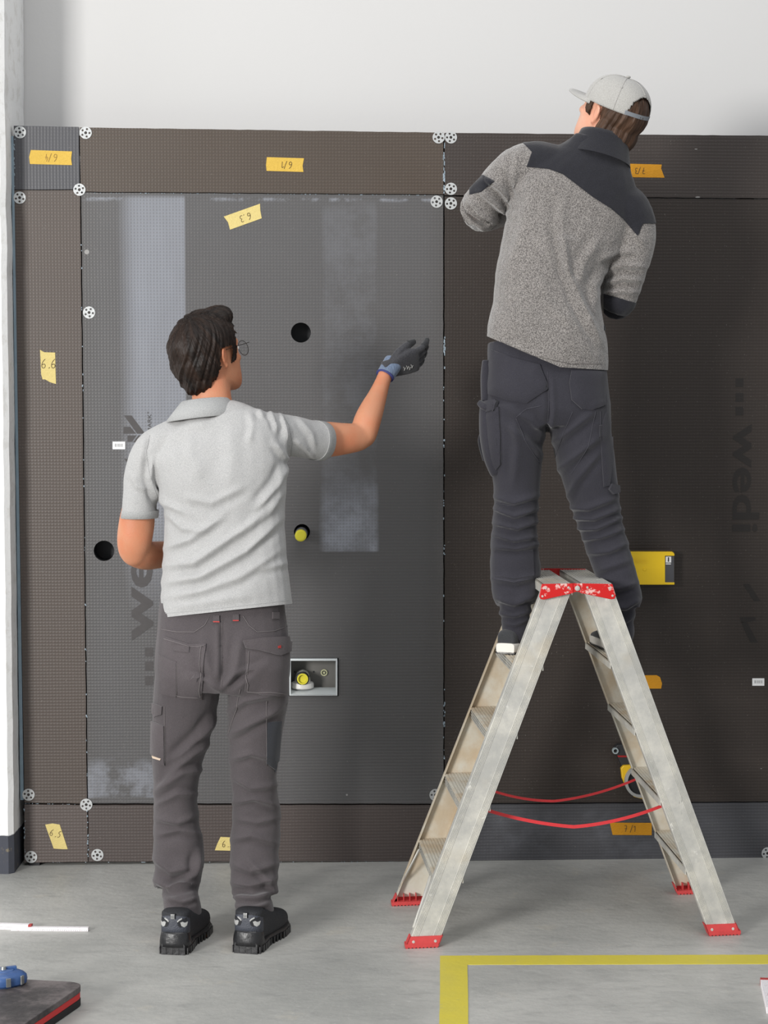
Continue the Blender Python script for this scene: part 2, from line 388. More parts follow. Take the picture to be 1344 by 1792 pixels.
for q in [(35,231.5,'fixing washer at the top left corner of the grey corner board',.2),
 (150,232.5,'fixing washer at the top left end of the long brown top strip',.9),
 (139,332,'fixing washer on the joint under the small grey corner board, at its lower right corner',.1),
 (34.5,346,'fixing washer at the top of the tall narrow left board, just under the corner board',.6),
 (767.5,240.5,'fixing washer ending the long top strip, left one of the top pair',.75),
 (789,240.5,'fixing washer on the top edge of the dark strip, right one of the top pair',.35),
 (789,330.5,'fixing washer in the lower left corner of the dark top strip',.4),
 (764,353,'fixing washer in the top right corner of the large grey board',.5),
 (789,356,'fixing washer in the top left corner of the large dark board, below the horizontal joint',.45),
 (156,547,'lone fixing washer on the left edge of the large grey board',.8),
 (50,1390.5,'fixing washer at the bottom of the tall narrow left board above the joint',.1),
 (151,1408,'fixing washer over the joint crossing at the lower left of the wall',.7),
 (54.5,1499.5,'fixing washer in the bottom left corner of the bottom corner board',.2),
 (170.5,1496,'fixing washer at the left end of the long bottom strip, near the floor',.55),
 (762,1391,'fixing washer in the bottom right corner of the large grey board, behind the ladder edge',.3),
 (1343,1493,'fixing washer on the smeared bottom strip at the right edge of the photo',.5)]:
    washer(*q)
# ---------------------------------------------------------------- masking tape with handwriting
GL = {'6': [[(.75,1),(.4,.8),(.15,.45),(.15,.15),(.4,0),(.7,.08),(.8,.32),(.6,.5),(.25,.4)]], '/': [[(.1,-.1),(.75,1.05)]], '1': [[(.15,.7),(.6,1),(.45,0)]],
      '3': [[(.15,.9),(.5,1),(.75,.82),(.6,.6),(.35,.52),(.7,.42),(.75,.18),(.45,0),(.1,.08)]], '4': [[(.5,1),(.1,.4),(.8,.42)],[(.6,.7),(.5,0)]],
      '5': [[(.8,1),(.35,.95),(.25,.6),(.6,.6),(.75,.35),(.5,.05),(.15,.05)]], '7': [[(.1,.95),(.8,1),(.35,0)],[(.15,.5),(.75,.5)]], '.': [[(.3,.0),(.45,.1)]], ':': [[(.3,.2),(.4,.3)]]}
def tape(poly, mat, text, tc, th, ang, label, lw=.95, spc=.95, ink=None):
    """poly px outline; text centre px, height px, angle (deg, 0 upright)"""
    n = len(poly); out = []
    for i in range(n):
        a, d = Vector(poly[i]), Vector(poly[(i+1) % n]); k = max(1, int((d-a).length/9))
        for j in range(k):
            q = a.lerp(d, j/k); out.append(W(q.x, q.y, .0006+.0006*max(0, noise.noise(Vector((q.x*.06, q.y*.06, 3))))))
    o = MB().plate(out, [], WN*.0006).build('masking_tape', mat); tag(o, label, 'tape', 'marking tapes on the boards')
    if text:
        ca, sa = math.cos(math.radians(ang)), math.sin(math.radians(ang)); wtot = sum(.45 if c in './:' else .8 for c in text)*spc
        cx = -wtot/2; m = MB()
        for ch in text:
            for st in GL[ch]:
                pts = []
                for (gx, gy) in st:
                    u = (cx+gx*.62)*th; v = (gy-.5)*th
                    pts.append(W(tc[0]+u*ca+v*sa, tc[1]+u*sa-v*ca, .0019))
                # smooth the stroke
                for _ in range(2):
                    q = [pts[0]]
                    for a, d in zip(pts, pts[1:]): q += [a.lerp(d, .25), a.lerp(d, .75)]
                    q.append(pts[-1]); pts = q
                m.tube(pts, lw*ppm*.5, 5, flat=1)
            cx += (.45 if ch in './:' else .8)*spc
        m.build('handwriting', ink or MINK, o)
    return o
MINK = plain('marker_ink', L(78,62,40), .6)
def tape_mat(n, c):
    t = NT(n, .55, 0, .4); t.col(t.mix(t.noise(120, 4), tuple(x*.84 for x in c[:3])+(1,), c)); t.bump(t.noise(170, 4, stretch=(1,1,2.5)), .0015); return t.m
MT1 = tape_mat('tape_yellow', L(216,178,72)); MT2 = tape_mat('tape_pale', L(220,200,128)); MT3 = tape_mat('tape_orange', L(202,140,14))
tape([(54,262.5),(126,265),(124.5,278),(126,289),(52.5,287),(51,275)], MT1, '6/4', (88,276), 13, 180, 'yellow masking tape marked 6/4 upside down on the grey corner board', ink=plain('pencil_ink', L(150,118,62), .7))
tape([(467,275),(532,277),(529.5,290),(531,301),(466.5,299),(465.5,289)], MT1, '6/1', (500,289), 12, 180, 'yellow masking tape marked 6/1 upside down on the long top strip')
tape([(391.5,379),(455,356.5),(455.5,368),(458,382),(402.5,402),(399,389)], MT2, '6.3', (428.5,381), 12, 160, 'pale crooked masking tape marked 6.3 near the top of the large grey board')
tape([(70,612),(77.5,616.5),(96.5,617),(97,640),(98,672),(88,669),(79,664),(74.5,664),(72,655),(71,630)], MT2, '6.6', (85.5,636.5), 16, 0, 'pale upright masking tape marked 6.6 on the tall narrow left board', lw=1.1, spc=.85)
tape([(1099,286.5),(1158,288),(1157,295),(1163,311),(1095,310)], MT3, '7/3', (1119,299), 10.5, 180, 'orange masking tape marked 7/3 beside the black jacket collar')
tape([(79,1443),(92,1441),(104.5,1443),(118.5,1486),(109,1486),(94,1485)], MT2, '6.5', (98,1459), 11.5, 15, 'pale slanting masking tape marked 6.5 on the bottom left corner board')
tape([(386,1464.5),(416,1466),(416,1489),(376,1488),(380,1477)], MT2, '6.3', (399,1477), 11, 0, 'pale masking tape starting with a 6, seen between the trouser legs')
tape([(1067,1439.5),(1140.5,1440),(1140.5,1461.5),(1072,1461)], MT3, '7/1', (1105,1450), 11, 0, 'orange masking tape marked 7/1 behind the ladder near the floor', spc=1.15)
tape([(1110,1182),(1149,1181.5),(1155,1185),(1158.5,1196),(1157,1205),(1110,1205)], MT3, '', (0,0), 1, 0, 'blank orange masking tape half hidden by the right ladder leg')
# barcode stickers
MST = plain('sticker_paper', L(226,226,226), .6); MBK = plain('barcode_ink', L(120,120,122), .6)
for (x, y, w_, h_, lab) in ((208,779.5,22,13.5,'small white barcode sticker on the grey board left of the polo shirt'), (1327,1193.5,21,13,'small white barcode sticker on the dark board near the right edge')):
    q = [W(x-w_/2,y-h_/2,.0002), W(x+w_/2,y-h_/2,.0002), W(x+w_/2,y+h_/2,.0002), W(x-w_/2,y+h_/2,.0002)]
    o = MB().prism(q, WN*.0005).build('barcode_sticker', MST); tag(o, lab, 'sticker'); m = MB(); xx = x-w_*.32; k = 0
    while xx < x+w_*.32:
        ww = (.5, .9, .4, .7)[k % 4]; m.prism([W(xx,y-h_*.22,.0008), W(xx+ww,y-h_*.22,.0008), W(xx+ww,y+h_*.18,.0008), W(xx,y+h_*.18,.0008)], WN*.0002); xx += ww+.7+.4*(k % 3); k += 1
    m.build('barcode', MBK, o)
# ---------------------------------------------------------------- plumbing in the boards
MYEL = plain('yellow_plastic', L(222,212,60), .4); MBL = plain('black_rubber', L(22,22,24), .5); MGP = plain('grey_pipe', L(150,150,154), .35, .6, var=.2)
# capped pipe
root = empty('capped_pipe', W(528.5,931,0), 'yellow capped pipe stub sticking out of the grey board', 'pipe')
c = W(528.5, 931, -.06); AX = (WN*1.0+Vector((-.035, 0, -.004))).normalized()
ppx = ppm
MB().tube([c, c+AX*.13], 10.2*ppx, 28).build('pipe', MGP, root, auto=True)
b = MB(); 
b.tube([c+AX*q for q in (.052,.056,.060,.064)], [10.6*ppx,11.6*ppx,11.6*ppx,10.6*ppx], 28); b.build('seal_ring', MBL, root, smooth=True)
b = MB(); b.tube([c+AX*q for q in (.118,.120,.150,.154,.1545)], [9.6*ppx,10.2*ppx,10.2*ppx,9.4*ppx,8.2*ppx], 28); b.tube([c+AX*q for q in (.1535,.156)], [7.6*ppx,7.4*ppx], 28)
b.build('cap', MYEL, root, auto=True)
# recessed box with waste elbow
root = empty('recessed_box', W(550,1185,0), 'grey recessed box frame with yellow waste outlet beside the trousers', 'installation box')
MFR = plain('frame_pale', L(206,211,212), .35); MIN = plain('box_inner', L(112,110,106), .5, var=.08, vs=8)
X0, X1, Y0_, Y1_ = 505, 592.5, 1151.5, 1218.5
def fr(x0_, y0_, x1_, y1_, off): return [W(x0_,y0_,off), W(x1_,y0_,off), W(x1_,y1_,off), W(x0_,y1_,off)]
b = MB(); b.plate(fr(X0+1.5,Y0_+1.5,X1-2,Y1_-1, .012), [fr(X0+4,Y0_+5,X1-4.5,Y1_-3.5,.012)], -WN*.10); b.build('frame', MFR, root, bevel=.0008)
b = MB(); b.prism(fr(X0+1,Y0_+1,X1-1,Y1_-1,-.088), -WN*.004); b.build('back_panel', MIN, root)
b = MB(); zf = W(550,Y1_-3.5,.0).z
b.prism([W(X0+4,Y1_-3.4,.012), W(X1-4.5,Y1_-3.4,.012), W(X1-4.5,Y1_-3.4,.012)-WN*.075+Zu*.012, W(X0+4,Y1_-3.4,.012)-WN*.075+Zu*.012], -Zu*.003); b.build('lower_ledge', MFR, root)
c = W(529.5,1187,-.02); WHT = plain('white_elbow', L(228,226,222), .35)
b = MB(); b.tube([c-WN*.05, c-WN*.02, c+WN*.0], [12*ppx,12*ppx,11*ppx], 24); b.tube([c-WN*.03, c-WN*.03-Zu*.03], [13*ppx,15*ppx], 24)
cc = c-WN*.03-Zu*.027; b.tube([cc+Zu*.012, cc+Zu*.008, cc-Zu*.006, cc-Zu*.01], [16*ppx,20*ppx,20.5*ppx,19*ppx], 14)
b.build('elbow', WHT, root, auto=True)
b = MB(); b.tube([c+WN*q for q in (-.004,.000,.006,.008)], [11.2*ppx,12*ppx,12*ppx,11*ppx], 28); b.build('seal_ring', MBL, root, smooth=True)
b = MB(); ring = [c+WN*.011+WX*(9.6*ppx*math.cos(2*math.pi*i/28))+Zu*(9.6*ppx*math.sin(2*math.pi*i/28)) for i in range(28)]
inn = [c+WN*.011+(p-c-WN*.011)*.78 for p in ring]; b.plate(ring, [inn], WN*.008); b.prism([p-WN*.002 for p in inn], -WN*.002); b.build('yellow_outlet', MYEL, root, auto=True)
c = W(567,1177,-.084); b = MB(); ring = [c+WX*(6*ppx*math.cos(2*math.pi*i/24))+Zu*(6*ppx*math.sin(2*math.pi*i/24)) for i in range(24)]
b.plate(ring, [[c+(p-c)*.66 for p in ring]], WN*.003); b.cyl(c, WN, 2*ppx, .004, 14); b.build('level_glass', plain('level_ring', L(200,200,160), .3), root)
[MB().cyl(W(x, 1175.5, -.088), WN, 1.5*ppx, .003, 10).build('screw', MBL, root) for x in (516, 549)]
# yellow access box
root = empty('yellow_access_box', W(1138,994,0), 'yellow box with dark side panel sticking out of the dark board', 'installation box')
MYB = plain('yellow_box', L(236,196,22), .4, spec=.5, var=.03); MGR = plain('dark_label', L(72,72,76), .5)
fx = .055
def fq(pts, off): return [W(x, y, off) for x, y in pts]
b = MB(); b.prism(fq([(1095,966),(1180,966),(1180,1022.5),(1106,1022.5),(1100,1004)], fx), -WN*(fx+.0)); b.build('box_body', plain('yellow_box_side', L(120,98,20), .5), root, bevel=.002)
b = MB(); b.prism(fq([(1094.5,965.3),(1176,965.3),(1180,969),(1180,972.5),(1163.5,972.5),(1163.5,1019),(1180,1019),(1180,1023),(1107,1023),(1101,1005)], fx), WN*.004); b.build('cover', MYB, root, bevel=.001)
b = MB(); b.prism(fq([(1163.5,972.5),(1179.5,972.5),(1179.5,1019),(1163.5,1019)], fx), WN*.0015); d_ = b.build('side_panel', MGR, root)
b = MB(); b.prism(fq([(1165,974),(1174.5,974),(1174.5,984.5),(1165,984.5)], fx+.0015), WN*.0006); b.prism(fq([(1165,986),(1174,986),(1174,987.6),(1165,987.6)], fx+.0015), WN*.0006); ic = b.build('info_label', MST, d_)
b = MB(); b.cyl(W(1128,996,fx+.0035), WN, 3.6*ppx, .002, 20, 3*ppx); b.build('press_mark', MYB, root, auto=True)
text_mesh('viega', 9*ppm*1.35, MYB, 'embossed_logo', root, W(1106,988,fx+.0045), WX, Zu, thick=.0008, bold=.02)
text_mesh('i', 8*ppm, MBL, 'info_symbol', d_, W(1168.6,983,fx+.0026), WX, Zu, bold=.05)
# drain fitting behind the ladder
root = empty('drain_fitting', W(1095,1350,0), 'black and yellow drain fitting with grey ring behind the right ladder leg', 'fitting')
b = MB(); b.prism(fq([(1072,1308),(1078,1301),(1110,1299),(1135,1330),(1140,1380),(1120,1392),(1096,1360)], .004), WN*.03); b.build('bracket', plain('dark_bracket', L(40,40,42), .5), root, bevel=.002)
b = MB(); b.prism(fq([(1080,1322),(1105,1322),(1105,1325),(1082,1325)], .035), WN*.002); b.build('red_strip', plain('red_strip', L(150,20,20), .5), root)
c = W(1076,1313,.03); b = MB(); ring = [c+WX*(5.4*ppx*math.cos(2*math.pi*i/24))+Zu*(5.4*ppx*math.sin(2*math.pi*i/24)) for i in range(24)]; b.plate(ring, [[c+(p-c)*.62 for p in ring]], WN*.014); b.build('nozzle', plain('nozzle_grey', L(150,160,162), .4), root, auto=True)
b = MB(); b.prism(fq([(1085,1343),(1090,1338),(1125,1336),(1128,1398),(1108,1393),(1094,1376),(1087,1360)], .032), WN*.018); b.build('yellow_body', plain('yellow_fitting', L(214,172,20), .45), root, bevel=.003)
c = W(1121,1366,.05); b = MB(); ring = [c+WX*(29*ppx*math.cos(2*math.pi*i/40))+Zu*(29*ppx*math.sin(2*math.pi*i/40)) for i in range(40)]; b.plate(ring, [[c+(p-c)*.83 for p in ring]], WN*.018); b.build('grey_ring', plain('ring_grey', L(150,150,148), .4), root, auto=True)
ring2 = [c+(p-c)*.83+WN*.004 for p in ring]; b = MB(); b.prism(ring2, -WN*.003); b.build('ring_membrane', MBL, root)
# ---------------------------------------------------------------- floor marking, mat, rules
MYT = NT('floor_marking', .55, 0, .4); cc_ = MYT.mix(MYT.noise(12, 5, .6), L(214,198,62), L(196,184,84))
cc_ = MYT.mix(MYT.math('MULTIPLY', MYT.step(MYT.noise(45, 5, .7), .62, .7), .7), cc_, L(178,174,128)); MYT.col(cc_); MYT.bump(MYT.noise(60, 3), .0006)
def gq(pts, z=0.0): return [G(x, y, z) for x, y in pts]
def gstrip(pts, nseg=40):
    out = []; n = len(pts)
    for i in range(n):
        a, d = Vector(pts[i]), Vector(pts[(i+1) % n]); k = max(1, int((d-a).length/12))
        for j in range(k): q = a.lerp(d, j/k); e = .5*noise.noise(Vector((q.x*.07, q.y*.07, 1))); out.append((q.x+e, q.y+e))
    return out
b = MB(); b.plate(gq(gstrip([(770,1673),(1420,1671),(1420,1687),(818,1688.5),(819,1740),(820,1860),(767,1860),(770,1740)]), .0), [], Vector((0,0,.0012)))
tag(b.build('floor_marking', MYT.m), 'yellow marking line on the floor, running along the ladder and turning towards the camera', 'floor marking')
# kneeling mat: three foam layers
def kneel():
    z0, h = 0.0, .052
    root = empty('kneeling_mat', G(60,1790,0), 'black foam kneeling mat with a red middle layer, lying at the lower left', 'mat')
    A, Bc, Cc = G(-140,1700,h), G(141,1727,h), G(20,1830,h)
    A = G(-260,1698,h); B2 = G(152,1719,h); C2 = G(-10,1828,h); D2 = A+(C2-B2)
    c4 = [A, B2, C2, D2]; out = []
    for i in range(4):
        p, q, r_ = c4[i-1], c4[i], c4[(i+1) % 4]; d1 = (p-q).normalized(); d2 = (r_-q).normalized(); R = .055
        for k in range(9):
            t = k/8; a = q+d1*R; c = q+d2*R; out.append((a*(1-t)**2+q*2*t*(1-t)+c*t*t))
    def lay(za, zb, s): return [Vector((p.x, p.y, za)) for p in out], Vector((0,0,zb-za))
    mt = NT('mat_top', .62, 0, .5); mt.col(mt.mix(mt.step(mt.noise(7, 6, .7), .38, .68), L(52,48,49), L(112,104,103))); mt.bump(mt.noise(30, 5), .003)
    cen = sum(out, Vector())/len(out)
    for (za, zb, m, nm, sh) in ((0, .019, plain('foam_black', L(28,27,28), .7), 'foam_layer', 1), (.019, .036, plain('foam_red', L(206,54,54), .7), 'red_foam_layer', .997), (.036, h, mt.m, 'top_layer', 1)):
        b = MB(); pl = [Vector((cen.x+(p.x-cen.x)*sh, cen.y+(p.y-cen.y)*sh, za)) for p in out]; b.prism(pl, Vector((0,0,zb-za))); o = b.build(nm, m, root, bevel=.002)
    return h
MH = kneel()
# chalk reel / tape measure
def reel():
    z = MH; base = G(8,1728,z)
    root = empty('tape_measure', base, 'blue tape measure case lying on the kneeling mat', 'tool')
    MBU = plain('blue_plastic', L(60,90,140), .35, var=.25, vs=60); MSI = plain('worn_steel', L(150,152,150), .35, .7, var=.3, vs=120)
    Yb = base.y; R = .058; H = .038; n = 40; cx, cy = base.x-.008, base.y+.03
    prof = [(.86, 0), (.97, .15), (1, .45), (.97, .68), (.86, .84), (.72, .93), (.45, .95), (.42, 1.0), (.1, 1.02)]
    def sq(i): 
        a = 2*math.pi*i/n; return 1+.07*math.cos(4*a)
    b = MB(); k = len(b.v)
    for (r, zz) in prof:
        for i in range(n):
            a = 2*math.pi*i/n; b.v.append(Vector((cx+R*r*sq(i)*math.cos(a), cy+R*.85*r*sq(i)*math.sin(a), z+H*zz)))
    for j in range(len(prof)-1):
        for i in range(n): b.f.append((j*n+i, j*n+(i+1) % n, (j+1)*n+(i+1) % n, (j+1)*n+i))
    b.f.append(tuple(range(n-1, -1, -1))); b.f.append(tuple((len(prof)-1)*n+i for i in range(n))); b.build('case', MBU, root, auto=True)
    for ang in (-68, -25, -112):
        a = math.radians(ang); d = Vector((math.cos(a), math.sin(a)*.9, 0)); s = Vector((-d.y, d.x, 0)).normalized()
        c = Vector((cx, cy, z+H*.45))+d*R*1.0
        MB().box(c, .0022, .0062, H*.30, d.normalized(), s).build('metal_clip', MSI, root, bevel=.0008)
    c = Vector((cx+.012, cy+.012, z+H*.98)); MB().box(c, .020, .006, .006, Vector((.93,.35,.0)), Vector((-.35,.93,0))).build('crank_handle', MBU, root, bevel=.002)
    MB().cyl(Vector((cx, cy, z+H)), Zu, .008, .008, 20, .006).build('crank_hub', MSI, root, auto=True)
reel()
# folding rules
MRW = NT('rule_white', .45, 0, .4); MRW.col(MRW.mix(MRW.step(MRW.noise(90, 3), .55, .75), L(238,234,236), L(214,206,208))); MRW = MRW.m
MRR = plain('rule_red', L(178,66,64), .5, var=.2, vs=80); MTK = plain('rule_ticks', L(90,80,80), .6)
def rule_seg(a, c_, z0, h, wd, parent, name='rule_section', red0=False):
    d = (c_-a).normalized(); s = Vector((-d.y, d.x, 0)); ln = (c_-a).length/2
    mid = (a+c_)/2; mid.z = z0+h/2
    return MB().box(mid, ln, wd/2, h/2, d, s).build(name, MRW, parent, bevel=.0008)
root = empty('folding_rule', G(20,1625,0), 'white folding rule lying opened on the floor at the left, with a red end', 'folding rule')
a0 = G(-120,1622,0); a1 = G(51,1627,0); b1 = G(155,1629,0)
H1 = .016
rule_seg(G(20,1628,0), b1, 0, .011, .016, root)
for k in range(2): rule_seg(a0+Vector((0,.000,0)), a1, k*H1*.55, H1*.5, .017, root)
d = (a1-a0).normalized(); s = Vector((-d.y, d.x, 0)); c = a1+d*.004; c.z = H1*.5
MB().box(c, .005, .0088, H1*.54, (d+s*.5).normalized(), s).build('red_end', MRR, root, bevel=.001)
m = MB()
for i in range(26):
    p = G(56+i*3.8, 1626.9+i*.08, .0112); m.box(p, .0004, .003 if i % 5 else .0055, .0002)
m.build('scale_marks', MTK, root)
root = empty('folded_rule', G(1345,1745,0), 'folded white folding rule with red stripes at the lower right edge of the photo', 'folding rule')
q0 = G(1330,1722,0); q1 = G(1341,1774,0); d = (q0-q1).normalized(); s = Vector((d.y, -d.x, 0)); ln = (q0-q1).length/2
for k in range(6):
    mid = (q0+q1)/2+s*(.0018+k*.0036); mid.z = .0085
    MB().box(mid, ln, .0016, .0085, d, s).build('rule_section', MRW, root, bevel=.0005)
    e = q0+s*(.0018+k*.0036)-d*.008; e.z = .0088; MB().box(e, .009, .00165, .0087, d, s).build('red_tip', MRR, root)
m = MB()
for k in (3, 5): c = (q0+q1)/2-d*.018+s*(.0018+k*.0036); c.z = .0172; m.box(c, .004, .0015, .0002, d, s)
m.build('red_mark', MRR, root)
# ---------------------------------------------------------------- step ladder
def alu(name, rough=.42):
    t = NT(name, rough, .35, .5); n = t.noise(9, 6, .7); n2 = t.noise(26, 6, .75); n3 = t.noise(14, 5, .75, stretch=(2,2,.35))
    c = t.mix(t.step(n, .35, .7), L(186,185,180), L(216,213,204)); c = t.mix(t.math('MULTIPLY', t.step(n2, .62, .7), .8), c, L(222,220,214))
    c = t.mix(t.math('MULTIPLY', t.step(n3, .64, .74), .75), c, L(96,94,94)); c = t.mix(t.math('MULTIPLY', t.step(t.noise(5, 4), .55, .7), .4), c, L(198,184,158))
    t.col(c); t.set(t.b.inputs['Roughness'], t.math('MULTIPLY_ADD', n2, .3, rough-.05)); t.set(t.b.inputs['Metallic'], t.math('SUBTRACT', .38, t.math('MULTIPLY', t.step(n2, .6, .7), .35)))
    t.bump(n2, .0008); return t.m
MAL = alu('ladder_aluminium'); MAR = alu('ladder_ribbed', .5)
def dusty():
    t = NT('ladder_dusty', .7, .2, .4); t.col(t.mix(t.step(t.noise(8, 5, .6), .35, .65), L(206,202,190), L(192,176,152))); t.bump(t.noise(90, 3), .0006); return t.m
MDU = dusty()
rt = NT('ladder_red_plastic', .45, 0, .4); rt.col(rt.mix(rt.step(rt.noise(38, 5, .7), .56, .62), L(196,26,26), L(222,178,172))); MRD = rt.m
MRF = plain('ladder_red_foot', L(200,66,66), .6, var=.18, vs=50)
lad = empty('step_ladder', (.53, 6.15, 0), 'double sided aluminium step ladder with red hinges, feet and two red straps', 'ladder')
F = {('l','n'): G(738,1659), ('r','n'): G(1268,1637), ('l','f'): G(711,1581), ('r','f'): G(1208,1561)}
EXL = (F[('r','n')]-F[('l','n')]).normalized(); EYL = Vector((-.07, .997, 0))
ZT = 1.0
T = {('l','n'): P(972,1040,5.90), ('r','n'): P(1049,1040,5.93)}
for s_ in 'lr': 
    t_ = T[(s_,'n')]; t_.z = ZT; T[(s_,'f')] = t_+EYL*.435; 
def LP(s_, v, z):
    a, c = F[(s_, v)], T[(s_, v)]; k = z/ZT; return Vector((a.x+(c.x-a.x)*k, a.y+(c.y-a.y)*k, z))
HWS = .044; FLD = .026
for s_ in 'lr':
    for v in 'nf':
        sg = 1 if v == 'n' else -1   # web on the outer side
        pr = []; # profile (x,y): web with fine ribs on the outside
        N = 5; pitch = .0042
        def prof():
            o_ = [(-HWS, FLD), (-HWS, 0)]
            for e in (-1, 1):
                st = -HWS+.003 if e < 0 else HWS-.003-N*pitch
                for i in range(N): x = st+i*pitch; o_ += [(x, 0), (x+.0006, -.0013), (x+.0022, -.0013), (x+.0028, 0)]
            o_ += [(HWS, 0), (HWS, FLD), (HWS-.0022, FLD), (HWS-.0022, .0024), (-HWS+.0022, .0024), (-HWS+.0022, FLD)]
            return o_
        rings = []
        b = MB(); pf = prof(); n = len(pf); zs = (.022, ZT+.004)
        for z in zs:
            c = LP(s_, v, z)-EYL*sg*.0
            for (x, y) in pf: b.v.append(c+EXL*x+EYL*sg*y)
        b.f += [(i, (i+1) % n, n+(i+1) % n, n+i) for i in range(n)]
        # caps by tessellation
        tri = geometry.tessellate_polygon([[Vector((x, y, 0)) for x, y in pf]]); b.f += [tuple(t) for t in tri]+[tuple(n+i for i in t) for t in tri]
        st = b.build('stile', MAL if v == 'n' else MDU, lad)
        # red foot shoe
        c0, c1 = LP(s_, v, 0), LP(s_, v, .034); lean = c1-c0; b = MB()
        ft = [c0-EXL*(HWS+.004)-EYL*sg*.004, c0+EXL*(HWS+.004)-EYL*sg*.004, c0+EXL*(HWS+.004)+EYL*sg*(FLD+.004), c0-EXL*(HWS+.004)+EYL*sg*(FLD+.004)]
        b.prism([p+Zu*.003 for p in ft], Zu*.010)
        for a_, d_, z1 in ((ft[0], ft[1], 1), (ft[1], ft[2], 1), (ft[3], ft[0], 1)):
            wv = (EYL*sg*.003 if (a_-ft[0]).length < .001 else (-EXL*.003 if (a_-ft[1]).length < .001 else EXL*.003))
            b.prism([a_+Zu*.003, d_+Zu*.003, d_+lean, a_+lean], wv)
        for i in range(9): 
            p = ft[0].lerp(ft[1], (i+.5)/9)+EYL*sg*.017; b.box(p+Zu*.002, .0032, .016, .002, EXL, EYL)
        for i in range(4): p = ft[0].lerp(ft[1], (i+1)/5)+EYL*sg*.016; b.box(p+Zu*.022, .001, .012, .012, EXL, EYL)
        fo = b.build('foot', MRF, st)
        for e in (-.72, .72): MB().cyl(LP(s_, v, .019)+EXL*HWS*e-EYL*sg*.0035, -EYL*sg, .0046, .0016, 14, .0036).build('rivet', MAR, fo)
# treads
TZ = (.200, .402, .606, .800)
for s_ in 'lr':
    sd = -1 if s_ == 'l' else 1
    for k, z in enumerate(TZ):
        a, c = LP(s_, 'n', z), LP(s_, 'f', z)
        d = (c-a).normalized(); a2 = a+d*.003; c2 = c-d*.003; X = EXL
        b = MB(); hw = HWS-.001
        def sect(p): return [p-X*hw, p+X*hw]
        b.prism([a2-X*hw, a2+X*hw, c2+X*hw, c2-X*hw], -Zu*.004)
        for i in range(9): q = X*(-hw+.006+i*.0094); b.prism([a2+q-X*.0022, a2+q+X*.0022, c2+q+X*.0022, c2+q-X*.0022], Zu*.0012)
        tr = b.build('tread', MDU, lad)
        # ribbed front lip slopes down under the outer edge
        b = MB(); o_ = X*sd*hw
        for i in range(4):
            z0 = -.001-i*.0085; b.prism([a2+o_+Zu*z0, c2+o_+Zu*z0, c2+o_+Zu*(z0-.0070)-X*sd*.002, a2+o_+Zu*(z0-.0070)-X*sd*.002], -X*sd*.003)
        b.build('front_lip', MAR, tr)
        b = MB(); o_ = -X*sd*hw; b.prism([a2+o_, c2+o_, c2+o_-Zu*.022, a2+o_-Zu*.022], X*sd*.003); b.build('rear_lip', MAR, tr)
# base braces
for s_ in 'lr':
    sd = -1 if s_ == 'l' else 1
    for v in 'nf':
        sg = 1 if v == 'n' else -1
        p0 = LP(s_, v, .055)+EXL*sd*(HWS-.002)+EYL*sg*.012; p1 = LP(s_, v, .185)+EXL*sd*(HWS-.004)+EYL*sg*.075
        MB().tube([p0+EXL*sd*.002, p0.lerp(p1, .5), p1], .0052, 8, flat=.5).build('brace', MAR, lad, smooth=True)
# top platforms
for s_, (xa, xb) in (('l', (951, 1002)), ('r', (1016, 1070))):
    a = P(xa+2, 1021, 5.895 if s_ == 'l' else 5.93); c = P(xb, 1021, 5.905 if s_ == 'l' else 5.94); zt = .995+.030
    a.z = c.z = zt; b = MB(); d = EYL*.438
    b.prism([a, c, c+d, a+d], -Zu*.005)
    nr = 10
    for i in range(nr): q = a.lerp(c, (i+.5)/nr); b.prism([q-EXL*.0022, q+EXL*.0022, q+EXL*.0022+d, q-EXL*.0022+d], Zu*.0012)
    b.prism([a, a+d, a+d-Zu*.03, a-Zu*.03], EXL*.003); b.prism([c, c+d, c+d-Zu*.03, c-Zu*.03], -EXL*.003)
    b.build('top_tread', MAR, lad)
# hinge plates
for side in (0, 1):
    off = EYL*(.0 if side == 0 else .446)
    for s_ in 'lr':
        pl = [(947.5,1021.5),(1002,1020.5),(1003,1037.5),(951,1049),(945,1048),(943,1043)] if s_ == 'l' else [(1016,1020.5),(1071,1021.5),(1077,1042),(1075,1047.5),(1069,1048.5),(1015,1037.5)]
        Yb = 5.885 if s_ == 'l' else 5.905
        pts = []
        for x, y in pl:
            p = P(x, y, 5.895); t = (p.x-T[('l','n')].x); p = P(x, y, 5.888+t*EXL.y/EXL.x*.6); pts.append(p+off-EYL*(.004 if side == 0 else -.006))
        h = MB().prism(pts, -EYL*.004 if side == 0 else EYL*.004).build('hinge_plate', MRD, lad, bevel=.0015)
        for (x, y) in ([(954,1029),(994,1027.5),(948.5,1043)] if s_ == 'l' else [(1027,1027.5),(1066,1028.5),(1071,1042)]):
            p = P(x, y, 5.888+(P(x, y, 5.9).x-T[('l','n')].x)*EXL.y/EXL.x*.6)+off-EYL*(.0078 if side == 0 else -.0098); MB().cyl(p, -EYL if side == 0 else EYL, .0036, .002, 14, .0028).build('rivet', MAR, h)
    c = P(1009.5,1029,5.892)+off-EYL*(.009 if side == 0 else -.01)
    bb = [P(x, y, 5.893)+off-EYL*(.003 if side == 0 else -.006) for x, y in ((1000,1020.5),(1018,1020.5),(1018,1037),(1009,1035),(1000,1037))]
    hb = MB().prism(bb, -EYL*.0025 if side == 0 else EYL*.0025).build('hinge_bridge', MRD, lad)
    b = MB(); b.cyl(c, -EYL if side == 0 else EYL, .0078, .003, 22, .0066); b.cyl(c, -EYL if side == 0 else EYL, .0036, .005, 16); b.build('pivot_bolt', MAR, hb, auto=True)
